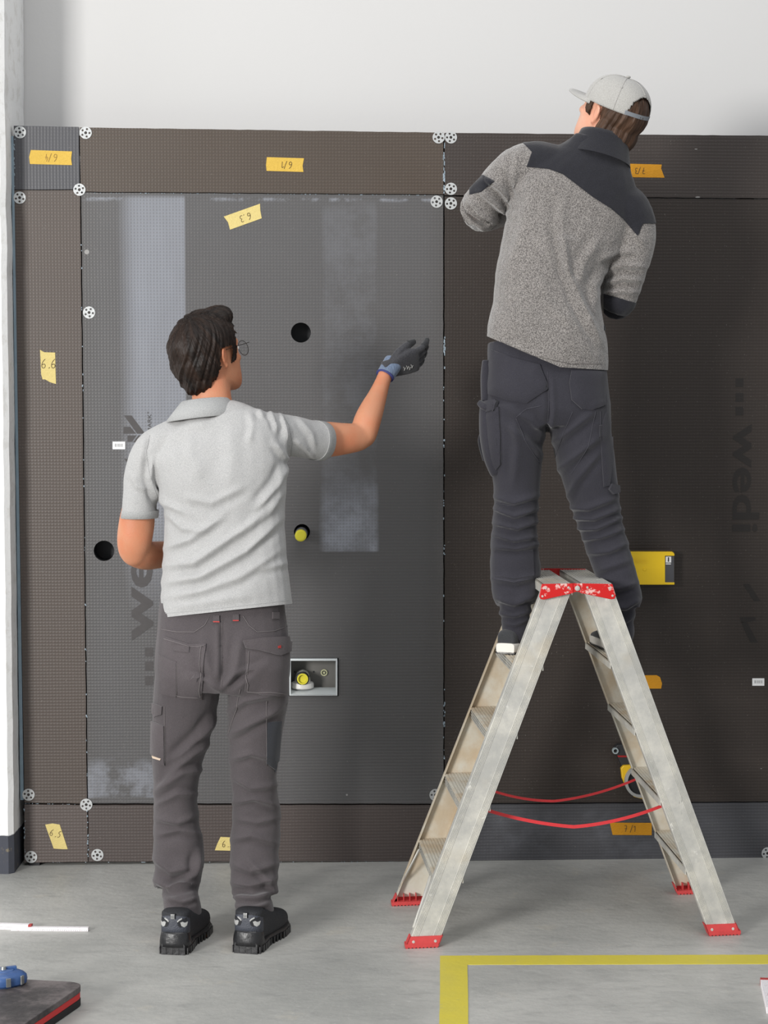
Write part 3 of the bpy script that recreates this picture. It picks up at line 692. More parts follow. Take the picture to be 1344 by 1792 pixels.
# straps
MSP = plain('red_strap', L(214,56,62), .5, var=.12, vs=120)
def strap(p0, pm, p1, wd, yy):
    pts = []; a, m, c = P(*p0), P(*pm), P(*p1)
    def bow(a_, c_, e): 
        return [a_.lerp(c_, t)-Zu*(e*.8*4*t*(1-t)) for t in [i/14 for i in range(15)]]
    ctr = bow(a, m, .010)+bow(m, c, .014)[1:]
    b = MB(); n = len(ctr); W2 = Zu*wd/2; Tk = Vector((0,.0012,0))
    for p in ctr: b.v += [p-W2, p+W2, p+W2+Tk, p-W2+Tk]
    for i in range(n-1):
        for j in range(4): b.f.append((i*4+j, i*4+(j+1) % 4, (i+1)*4+(j+1) % 4, (i+1)*4+j))
    b.f += [(0,1,2,3), (n*4-4, n*4-1, n*4-2, n*4-3)]; b.build('strap', MSP, lad)
strap((846,1416,5.93), (1004,1447,5.98), (1162,1409,6.03), .010, 0)
strap((862,1384,6.32), (970,1402,6.36), (1117,1362,6.42), .008, 0)
# ================================================================ people
DG = bpy.context.evaluated_depsgraph_get
def crom(pts, sub=4):
    pts = [np.array(p, float) for p in pts]; out = []; n = len(pts)
    for i in range(n-1):
        p0, p1, p2, p3 = pts[max(i-1, 0)], pts[i], pts[i+1], pts[min(i+2, n-1)]
        for k in range(sub):
            t = k/sub; out.append(.5*((2*p1)+(-p0+p2)*t+(2*p0-5*p1+4*p2-p3)*t*t+(-p0+3*p1-3*p2+p3)*t**3))
    out.append(pts[-1]); return out
def chain(b, pts, n=28, e=2.2, sub=4, scale=1.0, dscale=None):
    """pts: (px, py, Y, half width px, half depth m) measured in the photo, placed at depth Y"""
    ds = dscale or scale; q = crom(pts, sub); C = [P(p[0], p[1], p[2]) for p in q]; rings = []; u = None
    for i, c in enumerate(C):
        t = (C[min(i+1, len(C)-1)]-C[max(i-1, 0)]).normalized()
        cu = t.cross(Vector((0,1,0)))
        if cu.length > .45:
            cu.normalize()
            if u is not None and cu.dot(u) < 0: cu = -cu
            u = cu
        elif u is None: u = Vector((1,0,0))
        else: u = (u-t*u.dot(t)).normalized()
        hw = q[i][3]*c.y/FOC*scale; rings.append((c, u*hw, t.cross(u).normalized()*q[i][4]*ds, e))
    return b.loft(rings, n, e)
def remesh(b, voxel=.005, smooth=3, fac=.5, name='m'):
    me = b.mesh(name); o = bpy.data.objects.new('tmp', me); COL.objects.link(o)
    r = o.modifiers.new('r', 'REMESH'); r.mode = 'VOXEL'; r.voxel_size = voxel
    if smooth: s_ = o.modifiers.new('s', 'SMOOTH'); s_.iterations = smooth; s_.factor = fac
    bpy.context.view_layer.update(); m2 = bpy.data.meshes.new_from_object(o.evaluated_get(DG())); bpy.data.objects.remove(o)
    m2.name = name; return m2
def getco(me):
    a = np.empty(len(me.vertices)*3); me.vertices.foreach_get('co', a); return a.reshape(-1, 3)
def getno(me):
    a = np.empty(len(me.vertices)*3); me.vertex_normals.foreach_get('vector', a); return a.reshape(-1, 3)
def setco(me, v): me.vertices.foreach_set('co', v.ravel()); me.update()
def segdist(x, y, poly):
    best = np.full(x.shape, 1e9); par = np.zeros(x.shape); side = np.zeros(x.shape); tot = 0
    ls = [math.dist(a, c) for a, c in zip(poly, poly[1:])]; T_ = sum(ls)
    for (a, c), l in zip(zip(poly, poly[1:]), ls):
        dx, dy = (c[0]-a[0])/l, (c[1]-a[1])/l; t = np.clip((x-a[0])*dx+(y-a[1])*dy, 0, l)
        ex, ey = x-a[0]-t*dx, y-a[1]-t*dy; d = np.hypot(ex, ey); m = d < best
        best = np.where(m, d, best); par = np.where(m, (tot+t)/T_, par); side = np.where(m, np.sign(dx*ey-dy*ex), side); tot += l
    return best, par, side
FOLD = 1.35
def folds(me, fl, front=.25):
    """fl: (polyline px, width px, height m): soft ridges (+) or creases (-) along the cloth, on the camera side"""
    v = getco(me); n = getno(me); x, y = proj(v); vis = np.clip((front-n[:, 1])*3, 0, 1); d = np.zeros(len(v))
    for poly, wd, amp in fl:
        dist, par, side = segdist(x, y, poly); tp = np.clip(par*5, 0, 1)*np.clip((1-par)*5, 0, 1)*.8+.2
        s_ = dist*side; amp = amp*FOLD; g = np.exp(-np.abs(s_/wd)**1.6)-.6*np.exp(-((s_-1.7*wd)/(wd*1.1))**2); d += amp*g*tp
    v = v+n*(d*vis)[:, None]; setco(me, v)
def ripple(me, fn):
    """fn(x_px, y_px, v) -> displacement in metres along the normal"""
    v = getco(me); n = getno(me); x, y = proj(v); setco(me, v+n*fn(x, y, v)[:, None])
def nz(v, sx, sy, sz, off=0):
    return np.array([noise.noise(Vector((a*sx+off, b_*sy, c*sz))) for a, b_, c in v])
def cutm(me, a, c, keep_above=True):
    """cut the mesh open along the line of sight through two photo points (a hem, a cuff)"""
    bm = bmesh.new(); bm.from_mesh(me); r1, r2 = ray(*a), ray(*c); no = r1.cross(r2).normalized()
    if (no.z > 0) == keep_above: no = -no
    # clear_outer removes the side the normal points to
    bmesh.ops.bisect_plane(bm, geom=bm.verts[:]+bm.edges[:]+bm.faces[:], plane_co=CAM, plane_no=no, clear_outer=True)
    bm.to_mesh(me); bm.free()
def cut_world(me, co, no):
    bm = bmesh.new(); bm.from_mesh(me); bmesh.ops.bisect_plane(bm, geom=bm.verts[:]+bm.edges[:]+bm.faces[:], plane_co=co, plane_no=no, clear_outer=True); bm.to_mesh(me); bm.free()
def thick(me, t, name='x'):
    bm = bmesh.new(); bm.from_mesh(me); bmesh.ops.solidify(bm, geom=bm.faces[:], thickness=t); bm.to_mesh(me); bm.free(); return me
def overlay(src, convex, off, name, mat, parent, cond=None):
    """a second cloth layer lying on a garment: the garment's faces inside convex photo outlines, raised by off"""
    out = bmesh.new()
    for poly in convex:
        bm = bmesh.new(); bm.from_mesh(src); cx_ = sum(p[0] for p in poly)/len(poly); cy_ = sum(p[1] for p in poly)/len(poly); rc = ray(cx_, cy_)
        if cond:
            bmesh.ops.delete(bm, geom=[f for f in bm.faces if not cond(f)], context='FACES')
        for i in range(len(poly)):
            r1, r2 = ray(*poly[i]), ray(*poly[(i+1) % len(poly)]); no = r1.cross(r2).normalized()
            if no.dot(rc) > 0: no = -no
            bmesh.ops.bisect_plane(bm, geom=bm.verts[:]+bm.edges[:]+bm.faces[:], plane_co=CAM, plane_no=no, clear_outer=True)
        tmp = bpy.data.meshes.new('t'); bm.to_mesh(tmp); bm.free(); out.from_mesh(tmp); bpy.data.meshes.remove(tmp)
    bmesh.ops.remove_doubles(out, verts=out.verts, dist=.0004); out.normal_update()
    for v in out.verts: v.co = v.co+v.normal*off
    out.normal_update(); bmesh.ops.solidify(out, geom=out.faces[:], thickness=off*1.3)
    me = bpy.data.meshes.new(name); out.to_mesh(me); out.free(); return link(name, me, mat, parent, True)
class Surf:
    def __init__(s, me): bm = bmesh.new(); bm.from_mesh(me); s.b = BVHTree.FromBMesh(bm); bm.free()
    def hit(s, px, py, off=0):
        d = ray(px, py).normalized(); r = s.b.ray_cast(CAM, d)
        if r[0] is None: r = s.b.find_nearest(CAM+d*6.0)
        n = r[1]; n = n if n.dot(d) < 0 else -n; return r[0]+n*off, n
def seam(sf, pts, wd, mat, name, parent, off=.0012, step_=6):
    q = []
    for a, c in zip(pts, pts[1:]):
        k = max(1, int(math.dist(a, c)/step_)); q += [(a[0]+(c[0]-a[0])*i/k, a[1]+(c[1]-a[1])*i/k) for i in range(k)]
    q.append(pts[-1]); return MB().tube([sf.hit(x, y, off)[0] for x, y in q], wd/2, 6).build(name, mat, parent, True)
def patch(sf, poly, t, mat, name, parent, off=.001, step_=5, bulge=0):
    """stitched-on cloth piece: outline in the photo, laid on the surface and given a thickness"""
    out = []
    for i in range(len(poly)):
        a, c = poly[i], poly[(i+1) % len(poly)]; k = max(1, int(math.dist(a, c)/step_)); out += [Vector((a[0]+(c[0]-a[0])*j/k, a[1]+(c[1]-a[1])*j/k)) for j in range(k)]
    n0 = len(out); xs = [p.x for p in out]; ys = [p.y for p in out]
    def inside(x, y):
        r = False; j = n0-1
        for i in range(n0):
            if (out[i].y > y) != (out[j].y > y) and x < (out[j].x-out[i].x)*(y-out[i].y)/(out[j].y-out[i].y)+out[i].x: r = not r
            j = i
        return r
    inner = []; y = min(ys)+step_*.6
    while y < max(ys):
        x = min(xs)+step_*.6
        while x < max(xs):
            if inside(x, y) and min((p.x-x)**2+(p.y-y)**2 for p in out) > (step_*.6)**2: inner.append(Vector((x, y)))
            x += step_
        y += step_
    r = geometry.delaunay_2d_cdt(out+inner, [(i, (i+1) % n0) for i in range(n0)], [list(range(n0))], 1, 1e-5)
    vs, fs = r[0], r[2]; b = MB(); N = len(vs); top = []; bot = []
    for v in vs:
        p, n = sf.hit(v.x, v.y, 0)
        dd = min(math.hypot(v.x-o_.x, v.y-o_.y) for o_ in out); bl = bulge*(1-math.exp(-dd/8))
        top.append(p+n*(off+t+bl)); bot.append(p+n*(off-.003))
    b.v = top+bot; b.f = [tuple(f) for f in fs]+[tuple(N+i for i in reversed(f)) for f in fs]
    from collections import Counter
    ec = Counter(); 
    for f in fs:
        for i in range(len(f)): ec[tuple(sorted((f[i], f[(i+1) % len(f)])))] += 1
    b.f += [(a, c, c+N, a+N) for (a, c), k in ec.items() if k == 1]
    o = b.build(name, mat, parent, auto=True); return o
# ---------------------------------------------------------------- materials
def skin_mat(name, c):
    t = NT(name, .5, 0, .4); t.col(t.mix(t.step(t.noise(14, 4), .35, .7), c, (c[0]*1.02, c[1]*.86, c[2]*.8, 1))); t.bump(t.noise(260, 3), .0006)
    t.b.inputs['Subsurface Weight'].default_value = .12; t.b.inputs['Subsurface Radius'].default_value = (.012, .004, .002); t.b.inputs['Subsurface Scale'].default_value = .6; return t.m
MSK = skin_mat('skin_tanned', L(196,136,104)); MSK2 = skin_mat('skin_fair', L(222,172,148))
MPO = cloth('polo_heather_grey', L(158,158,158), L(184,183,182), 420, bump=.0006, big=.05, stretch=(1,1,2.2))
MCO = cloth('polo_collar_rib', L(152,153,153), L(174,174,173), 500, bump=.0008, big=.02)
MTR = cloth('work_trousers_grey', L(74,69,71), L(88,82,84), 700, bump=.0004, big=.25)
MTR_P = cloth('trouser_pocket_grey', L(78,72,74), L(92,86,88), 700, bump=.0004, big=.3)
MTS = plain('trouser_stitching', L(122,116,116), .9)
MTD = cloth('stretch_panel_dark', L(50,52,58), L(60,62,68), 800, bump=.0003)
MT2_ = cloth('work_trousers_navy_grey', L(44,43,50), L(55,54,61), 700, bump=.0004, big=.3)
MT2P = cloth('navy_pocket', L(43,42,49), L(54,53,60), 700, bump=.0004, big=.3)
MT2S = plain('navy_stitching', L(76,75,82), .9)
MFL = cloth('fleece_heather', L(88,84,82), L(150,145,141), 330, bump=.003, big=.15, sheen=.5)
MYK = cloth('fleece_yoke_black', L(30,30,35), L(40,40,46), 500, bump=.0008, big=.1)
MGB = cloth('glove_coating', L(50,50,54), L(62,62,66), 300, .6, bump=.0006); MGC = cloth('glove_cuff_blue', L(92,106,128), L(110,124,146), 300, bump=.0012, stretch=(1,1,.2)); MGT = cloth('glove_tips', L(34,35,37), L(42,43,46), 400, .55)
def hair_mat(name, c1, c2, us=90):
    t = NT(name, .5, 0, .25); uv = t.coord('UV'); n = t.noise(us, 3, .6, vec=uv, stretch=(1, .035, 1)); n2 = t.noise(us*.25, 3, .6, vec=uv, stretch=(1, .06, 1))
    t.col(t.mix(t.step(n2, .3, .7), t.mix(n, c1, c2), c1)); t.bump(t.math('ADD', n, t.math('MULTIPLY', n2, 1.5)), .004, .9); t.b.inputs['Anisotropic'].default_value = .4; return t.m
MH1 = hair_mat('hair_dark_brown', L(20,14,11), L(60,42,32)); MH2 = hair_mat('hair_brown', L(52,36,26), L(104,76,58))
MCAP = cloth('cap_grey_flannel', L(158,156,152), L(180,178,174), 520, bump=.001, big=.12, sheen=.3)
MEW = plain('eye_white', L(230,226,220), .2); MEI = plain('iris_brown', L(60,40,28), .15); MLP = plain('lips', L(178,108,96), .5)
MRU = plain('shoe_rubber_black', L(34,34,36), .38, spec=.5, var=.25, vs=40, bump=.002, bs=60); MUP = plain('shoe_upper_grey', L(62,65,74), .55, var=.1, vs=90, bump=.0015, bs=260)
MUD = plain('shoe_mesh_dark', L(36,37,41), .7, bump=.002, bs=300); MRE = plain('reflective_silver', L(196,196,194), .35, .3); MLC = plain('shoe_lace', L(44,45,50), .8)
MCA = cloth('canvas_dark', L(50,51,54), L(64,65,67), 600, bump=.0006); MWR = plain('shoe_rubber_white', L(222,218,210), .5, var=.06, vs=40)
# ---------------------------------------------------------------- head
def hm(c, yaw, pitch, roll, s=1.0):
    """head frame: +Y face, +Z crown; yaw 0 looks away from the camera, positive turns right"""
    return Matrix.Translation(c) @ Matrix.Rotation(-yaw, 4, 'Z') @ Matrix.Rotation(roll, 4, 'Y') @ Matrix.Rotation(pitch, 4, 'X') @ Matrix.Scale(s, 4)
def T_(M, x, y, z, rx=0, ry=0, rz=0): return M @ Matrix.Translation((x, y, z)) @ Matrix.Rotation(rz, 4, 'Z') @ Matrix.Rotation(rx, 4, 'X') @ Matrix.Rotation(ry, 4, 'Y')
def head(b, M):
    m3 = M.to_3x3()
    # stacked sections from chin to crown: (z, y centre, half width, half depth)
    sec = [(-.112,.072,.016,.012),(-.106,.066,.030,.024),(-.094,.054,.043,.040),(-.078,.040,.053,.056),(-.058,.026,.060,.070),(-.034,.014,.065,.083),(-.008,.006,.069,.092),(.02,.002,.073,.097),(.05,-.002,.075,.098),(.078,-.005,.070,.090),(.098,-.008,.058,.074),(.112,-.010,.038,.048),(.119,-.010,.012,.015)]
    b.loft([(M@Vector((0, y, z)), m3@Vector((hw, 0, 0)), m3@Vector((0, hd, 0)), 2.25) for z, y, hw, hd in sec], 30)
    b.tube([M@Vector(p) for p in ((0,.096,.012),(0,.106,-.006),(0,.117,-.026),(0,.112,-.036))], [.008,.0095,.0125,.009], 12)      # nose
    for s_ in (-1, 1):
        b.ell(T_(M, .010*s_, .104, -.033), .007, .008, .006)                       # nostril wings
        b.tube([M@Vector(p) for p in ((.012*s_,.098,.026),(.030*s_,.096,.030),(.048*s_,.080,.024))], [.006,.0075,.005], 8)  # brow
        b.ell(T_(M, .040*s_, .068, -.018), .018, .018, .016)                       # cheek bone
        # ear: helix rim and lobe
        e = [(.072,-.006,-.022),(.078,-.014,-.012),(.084,-.020,.004),(.086,-.018,.020),(.082,-.006,.028),(.076,.004,.020)]
        b.tube([M@Vector((x*s_, y, z)) for x, y, z in e], [.006,.0055,.005,.005,.005,.0045], 8)
        b.ell(T_(M, .076*s_, -.006, .004, rz=.35*s_), .0055, .012, .020)
        b.ell(T_(M, .073*s_, -.002, -.025), .006, .007, .010)
    b.tube([M@Vector(p) for p in ((-.022,.088,-.058),(-.010,.100,-.054),(0,.101,-.056),(.010,.100,-.054),(.022,.088,-.058))], [.003,.0055,.005,.0055,.003], 8)
    b.tube([M@Vector(p) for p in ((-.019,.088,-.065),(0,.099,-.067),(.019,.088,-.065))], [.003,.006,.003], 8)
def eyes(M, root):
    for s_ in (-1, 1):
        c = M@Vector((.031*s_, .0845, .008)); o = MB().ell(T_(M, .031*s_, .0835, .008), .0125, .0125, .0095, 16, 10).build('eye', MEW, root, True)
        f = (M.to_3x3()@Vector((0,1,0))).normalized(); MB().cyl(c+f*.0098, f, .0052, .0022, 16, .003).build('iris', MEI, o)
def flow_uv(me, crown, axis):
    """uv for hair: u runs around the crown, v runs down the strands"""
    ax = axis.normalized(); t1 = ax.orthogonal().normalized(); t2 = ax.cross(t1); uvl = me.uv_layers.new(name='UVMap'); v = getco(me)-np.array(crown)
    h = v@np.array(ax); a = np.arctan2(v@np.array(t2), v@np.array(t1)); r = np.linalg.norm(v, axis=1); V = np.arccos(np.clip(h/np.maximum(r, 1e-6), -1, 1))
    U = np.cos(a)*.5, np.sin(a)*.5
    idx = np.empty(len(me.loops), dtype=np.int32); me.loops.foreach_get('vertex_index', idx)
    aa = a/(2*math.pi); uv = np.stack([aa[idx], V[idx]/math.pi], 1)
    # avoid the wrap inside a face
    for p in me.polygons:
        li = list(p.loop_indices); us = uv[li, 0]
        if us.max()-us.min() > .5: uv[li, 0] = np.where(us < 0, us+1, us)
    uvl.data.foreach_set('uv', uv.ravel().astype(np.float32)); return a, V
def clumps(me, crown, axis, amp, k=26, spiral=.6, seed=0):
    ax = axis.normalized(); t1 = ax.orthogonal().normalized(); t2 = ax.cross(t1); v = getco(me); n = getno(me); r = v-np.array(crown)
    a = np.arctan2(r@np.array(t2), r@np.array(t1)); h = r@np.array(ax); V = np.arccos(np.clip(h/np.maximum(np.linalg.norm(r, axis=1), 1e-6), -1, 1))
    d = np.array([noise.noise(Vector((math.cos(x+spiral*y)*k*.32, math.sin(x+spiral*y)*k*.32, y*1.3+seed)))+.5*noise.noise(Vector((math.cos(x+spiral*y)*k*.8, math.sin(x+spiral*y)*k*.8, y*1.6+seed))) for x, y in zip(a, V)])
    setco(me, v+n*(d*amp+amp*.35)[:, None])
# ---------------------------------------------------------------- hands
def hand(b, wr, d, n, thumb, curl=.35, s=1.0, rs=1.0, spread=.03, curls=None, chains=None):
    """five fingered hand: wr wrist point, d towards the fingers, n out of the back of the hand, thumb = +-1 side"""
    d = d.normalized(); n = (n-d*n.dot(d)).normalized(); r = d.cross(n)*thumb; s_ = s
    def pt(a, e, f): return wr+d*a*s_+r*e*s_+n*f*s_
    b.loft([(pt(a, e, 0), r*hw*s_*rs, n*hd*s_*rs, 2.4) for a, e, hw, hd in ((-.02,0,.027,.020),(.0,0,.028,.019),(.03,.002,.036,.017),(.06,.002,.041,.0155),(.085,.001,.041,.0135),(.095,0,.038,.010))], 20)
    for k, (e, ln, rad) in enumerate(((.030,.074,.0088),(.010,.083,.0090),(-.010,.077,.0086),(-.029,.060,.0078))):
        cv = curls[k] if curls else curl; p = pt(.082, e, 0); ang = 0; dirn = (d+r*(e*spread*14)).normalized(); pts = [pt(.06, e*.9, 0), p]
        for seg in (.44, .31, .25):
            ang += cv*(1.1 if seg < .4 else .9); q = (dirn*math.cos(ang)-n*math.sin(ang)); pts.append(pts[-1]+q*ln*seg*s_)
        b.tube(pts, [rad*1.1*s_*rs, rad*1.12*s_*rs, rad*1.0*s_*rs, rad*.92*s_*rs, rad*.72*s_*rs], 10)
        e_ = pts[-1]; b.ell(Matrix.Translation(e_), rad*.74*s_*rs, rad*.74*s_*rs, rad*.74*s_*rs, 10, 6)
        if chains is not None: chains.append(pts)
    tp = [pt(.012, .018, -.004), pt(.040, .040, -.012), pt(.068, .050, -.020), pt(.094, .050, -.026)]
    b.tube(tp, [.014*s_*rs, .0125*s_*rs, .0105*s_*rs, .0080*s_*rs], 10); b.ell(Matrix.Translation(tp[-1]), .0082*s_*rs, .0082*s_*rs, .0082*s_*rs, 10, 6)
    if chains is not None: chains.append(tp)
# ---------------------------------------------------------------- shoes
def shoe(parent, heel, yaw, L_=.300, kind='safety', flip=1):
    """heel: ground point under the back of the heel; yaw 0 points away from the camera, + turns right"""
    dy = Vector((math.sin(yaw), math.cos(yaw), 0)); dx = Vector((dy.y, -dy.x, 0))*flip; k = L_/.30
    def pt(x, y, z): return heel+dx*x*k+dy*y*k+Vector((0,0,z*k))
    def sec(lst, e=2.6): return [(pt(cx, y, (z0+z1)/2), dx*hw*k, Vector((0,0,(z1-z0)/2*k)), e) for y, cx, hw, z0, z1 in lst]
    if kind == 'safety':
        b = MB(); b.loft(sec([(.006,0,.030,.018,.085),(.02,0,.037,.014,.112),(.05,0,.040,.014,.118),(.085,.0,.041,.014,.112),(.12,.003,.043,.014,.104),(.16,.005,.047,.014,.090),(.20,.005,.050,.014,.080),(.24,.004,.049,.014,.074),(.27,.001,.041,.016,.064),(.288,-.002,.026,.02,.050)]), 28)
        me = remesh(b, .004, 3); up = link('shoe', me, MUD, parent, True)
        b = MB(); sl = [(.000,0,.034),(.02,0,.043),(.06,0,.044),(.10,0,.041),(.14,.004,.044),(.19,.006,.053),(.24,.004,.053),(.275,.0,.044),(.298,-.003,.026)]
        b.loft([(pt(cx, y, .017), dx*hw*k, Vector((0,0,.0165*k)), 5) for y, cx, hw in sl], 28)
        # tread lugs around the rim
        for i in range(15):
            y = .012+i*.019
            for s_ in (-1, 1):
                hw = np.interp(y, [q[0] for q in sl], [q[2] for q in sl]); cx = np.interp(y, [q[0] for q in sl], [q[1] for q in sl]); b.box(pt(cx+s_*(hw+.0005), y, .010), .0014*k, .0072*k, .010*k, dx, dy)
        for i in range(4): b.box(pt(-.027+i*.018, .0005, .009), .0075*k, .0018*k, .010*k, dx, dy)
        b.build('sole', MRU, up, auto=True)
        b = MB()   # moulded heel counter
        b.loft([(pt(0, .030, z), dx*hw*k, dy*hd*k, 2.5) for z, hw, hd in ((.022,.0445,.036),(.034,.0445,.036),(.046,.043,.034),(.058,.040,.032),(.064,.037,.030))], 28)
        b.build('heel_counter', MRU, up, True)
        b = MB(); b.loft([(pt(0, .034, z), dx*hw*k, dy*hd*k, 2.5) for z, hw, hd in ((.058,.0405,.0335),(.075,.0405,.0335),(.092,.0395,.0325),(.106,.038,.031),(.112,.034,.029))], 28); b.build('heel_upper', MUP, up, True)
        b = MB(); b.loft([(pt(0, .040, z), dx*hw*k, dy*hd*k, 2.5) for z, hw, hd in ((.098,.039,.035),(.106,.0405,.036),(.114,.040,.035),(.118,.036,.032))], 28); b.build('collar', MUD, up, True)
        sf = lambda a, z, off=.0: pt(math.sin(a)*(.0408+off), .034-math.cos(a)*(.0338+off), z)
        def curved(poly, mat, name, t=.0018, off=.0002):
            # poly of (angle, z) points on the heel
            q = []; 
            for i in range(len(poly)):
                a, c = poly[i], poly[(i+1) % len(poly)]
                for j in range(4): q.append((a[0]+(c[0]-a[0])*j/4, a[1]+(c[1]-a[1])*j/4))
            ca = sum(x for x, _ in q)/len(q); cz = sum(z for _, z in q)/len(q); b = MB(); n = len(q)
            b.v = [sf(a, z, off+t) for a, z in q]+[sf(ca, cz, off+t+.0008)]+[sf(a, z, off-.004) for a, z in q]; b.f = [(i, (i+1) % n, n) for i in range(n)]+[(i, i+n+1, (i+1) % n+n+1, (i+1) % n) for i in range(n)]
            return b.build(name, mat, up, auto=True)
        for s_ in (-1, 1):
            curved([(.30*s_,.096),(.62*s_,.100),(1.05*s_,.104),(1.15*s_,.088),(.98*s_,.075),(.6*s_,.074),(.35*s_,.083)], MUD, 'side_patch', .0012)
            curved([(.50*s_,.092),(.66*s_,.094),(.86*s_,.090),(1.10*s_,.092),(1.0*s_,.082),(.78*s_,.0775),(.58*s_,.082)], MRE, 'reflector', .0030)
            curved([(.28*s_,.096),(.42*s_,.101),(.62*s_,.1045),(.62*s_,.1015),(.44*s_,.0975),(.30*s_,.093)], MRE, 'reflective_line', .0028)
        curved([(-.14,.118),(.14,.118),(.13,.103),(-.13,.103)], MUD, 'pull_tab', .003)
        for q in (-.085, 0, .085): curved([(q-.022,.117),(q+.022,.117),(q+.022,.103),(q-.022,.103)], MRE, 'tab_stripe', .0042)
        for i in range(5):
            y = .105+i*.021; z = np.interp(y, [.085,.12,.16,.20], [.112,.104,.090,.080])+.002
            b = MB(); b.tube([pt(-.030, y, z-.016), pt(-.016, y+.004, z-.001), pt(0, y+.006, z+.003), pt(.016, y+.004, z-.001), pt(.030, y, z-.016)], .0028*k, 7); b.build('lace', MLC, up, True)
        b = MB(); b.box(pt(.0535, .19, .010), .003, .012, .004, dx, dy); b.build('orange_mark', plain('orange_mark', L(226,130,30), .5) if 'orange_mark' not in bpy.data.materials else bpy.data.materials['orange_mark'], up)
    else:
        b = MB(); b.loft(sec([(.004,0,.028,.02,.07),(.02,0,.034,.015,.078),(.06,0,.036,.015,.076),(.10,.002,.038,.015,.078),(.15,.004,.043,.015,.072),(.20,.004,.046,.015,.056),(.245,.001,.042,.015,.045),(.275,-.002,.028,.018,.036)]), 26)
        up = link('shoe', remesh(b, .004, 3), MCA, parent, True)
        sl = [(-.004,0,.030),(.015,0,.038),(.06,0,.039),(.11,.002,.039),(.16,.005,.046),(.21,.004,.049),(.255,.001,.042),(.285,-.002,.026)]
        b = MB(); b.loft([(pt(cx, y, .018), dx*hw*k, Vector((0,0,.017*k)), 4.5) for y, cx, hw in sl], 28); b.build('sole', MWR, up, auto=True)
        b = MB(); b.loft([(pt(cx, y, .003), dx*(hw+.0008)*k, Vector((0,0,.003*k)), 5) for y, cx, hw in sl], 28); b.build('outsole', MRU, up, auto=True)
        for i in range(5):
            y = .10+i*.02; z = np.interp(y, [.10,.15,.20], [.078,.072,.056])+.002
            b = MB(); b.tube([pt(-.024, y, z-.012), pt(-.010, y+.004, z), pt(.010, y+.004, z), pt(.024, y, z-.012)], .0024*k, 7); b.build('lace', MWR, up, True)
    return up
# ================================================================ person 1
p1 = empty('person', G(380,1655), 'dark haired man in grey polo shirt and grey work trousers reaching out a gloved hand', 'person')
Y1 = 5.93
HM1 = hm(P(364,626,5.965), math.radians(42), math.radians(13), math.radians(-3), 1.0)
torso1 = [(360,712,5.95,33,.050),(362,725,5.94,48,.066),(372,742,5.94,74,.092),(377,760,5.93,114,.098),(384,790,5.92,122,.115),(388,830,5.91,114,.120),(391,870,5.91,109,.120),(393,920,5.91,106,.118),(394,975,5.91,109,.120),(395,1025,5.91,114,.126),(397,1065,5.91,116,.130)]
pelvis1 = [(389,1040,5.92,108,.115),(388,1075,5.92,112,.125),(389,1110,5.92,116,.135),(390,1150,5.915,119,.142),(390,1185,5.91,118,.138),(389,1203,5.91,108,.12)]
legL1 = [(333,1165,5.91,58,.125),(327,1215,5.92,58,.118),(321,1260,5.925,54,.105),(313,1310,5.93,47,.095),(308,1360,5.93,41,.086),(307,1400,5.93,39,.080),(309,1445,5.94,41,.082),(313,1490,5.93,45,.082),(311,1530,5.915,43,.078),(306,1560,5.90,40,.072)]
cuffL1 = [(311,1545,5.91,32,.062),(316,1565,5.885,30,.060),(319,1585,5.850,33,.062),(319,1599,5.846,34,.063)]
legR1 = [(448,1160,5.91,58,.125),(452,1210,5.915,55,.118),(449,1255,5.92,50,.105),(446,1300,5.925,46,.095),(444,1340,5.93,43,.086),(446,1385,5.93,40,.080),(449,1425,5.94,43,.082),(447,1470,5.935,44,.082),(445,1520,5.915,43,.078),(445,1564,5.90,41,.072)]
cuffR1 = [(444,1550,5.91,34,.062),(443,1572,5.885,31,.060),(445,1588,5.850,34,.062),(446,1600,5.846,35,.063)]
armL1 = [(292,780,5.93,30,.056),(264,800,5.93,29,.054),(250,830,5.93,26,.050),(244,870,5.93,26,.049),(240,910,5.935,31,.050),(236,940,5.94,31,.050),(235,962,5.95,28,.047),(237,977,5.955,21,.038),(239,986,5.96,11,.02)]
foreL1 = [(216,958,5.94,9,.018),(224,960,5.945,20,.036),(236,963,5.955,27,.044),(248,969,5.98,27,.043),(262,972,6.02,25,.040),(285,970,6.08,23,.036),(315,966,6.13,18,.030),(335,962,6.15,16,.026)]
armR1 = [(455,760,5.93,32,.058),(482,758,5.96,32,.058),(515,766,6.00,30,.052),(548,769,6.04,31,.050),(575,769,6.075,31,.049),(600,768,6.10,28,.046),(622,766,6.125,25,.043),(637,763,6.14,22,.038),(646,764,6.145,14,.025),(650,764,6.147,7,.012)]
foreR1 = [(632,780,6.13,8,.015),(634,774,6.133,17,.03),(636,764,6.137,22,.040),(641,742,6.155,24,.044),(650,718,6.19,21.5,.040),(660,694,6.235,17,.033),(669,670,6.275,13.5,.027),(676,652,6.30,13,.024)]
neck1 = [(371,728,5.945,40,.062),(371,708,5.95,36,.058),(370,690,5.955,34,.056),(368,668,5.965,34,.056),(366,650,5.965,32,.055)]
b = MB(); head(b, HM1)
chain(b, neck1); chain(b, torso1, scale=.86); chain(b, pelvis1[:-2], scale=.80); chain(b, armL1); chain(b, foreL1); chain(b, armR1); chain(b, foreR1)
for c in (legL1, legR1): chain(b, c[:-1], scale=.66)
for c in (cuffL1, cuffR1): chain(b, c, scale=.66)
for hx in (311, 439): b.tube([P(hx+6, 1590, 5.85), P(hx, 1612, 5.845), P(hx, 1640, 5.87), P(hx+4, 1644, 5.96)], [.024,.024,.024,.020], 12)
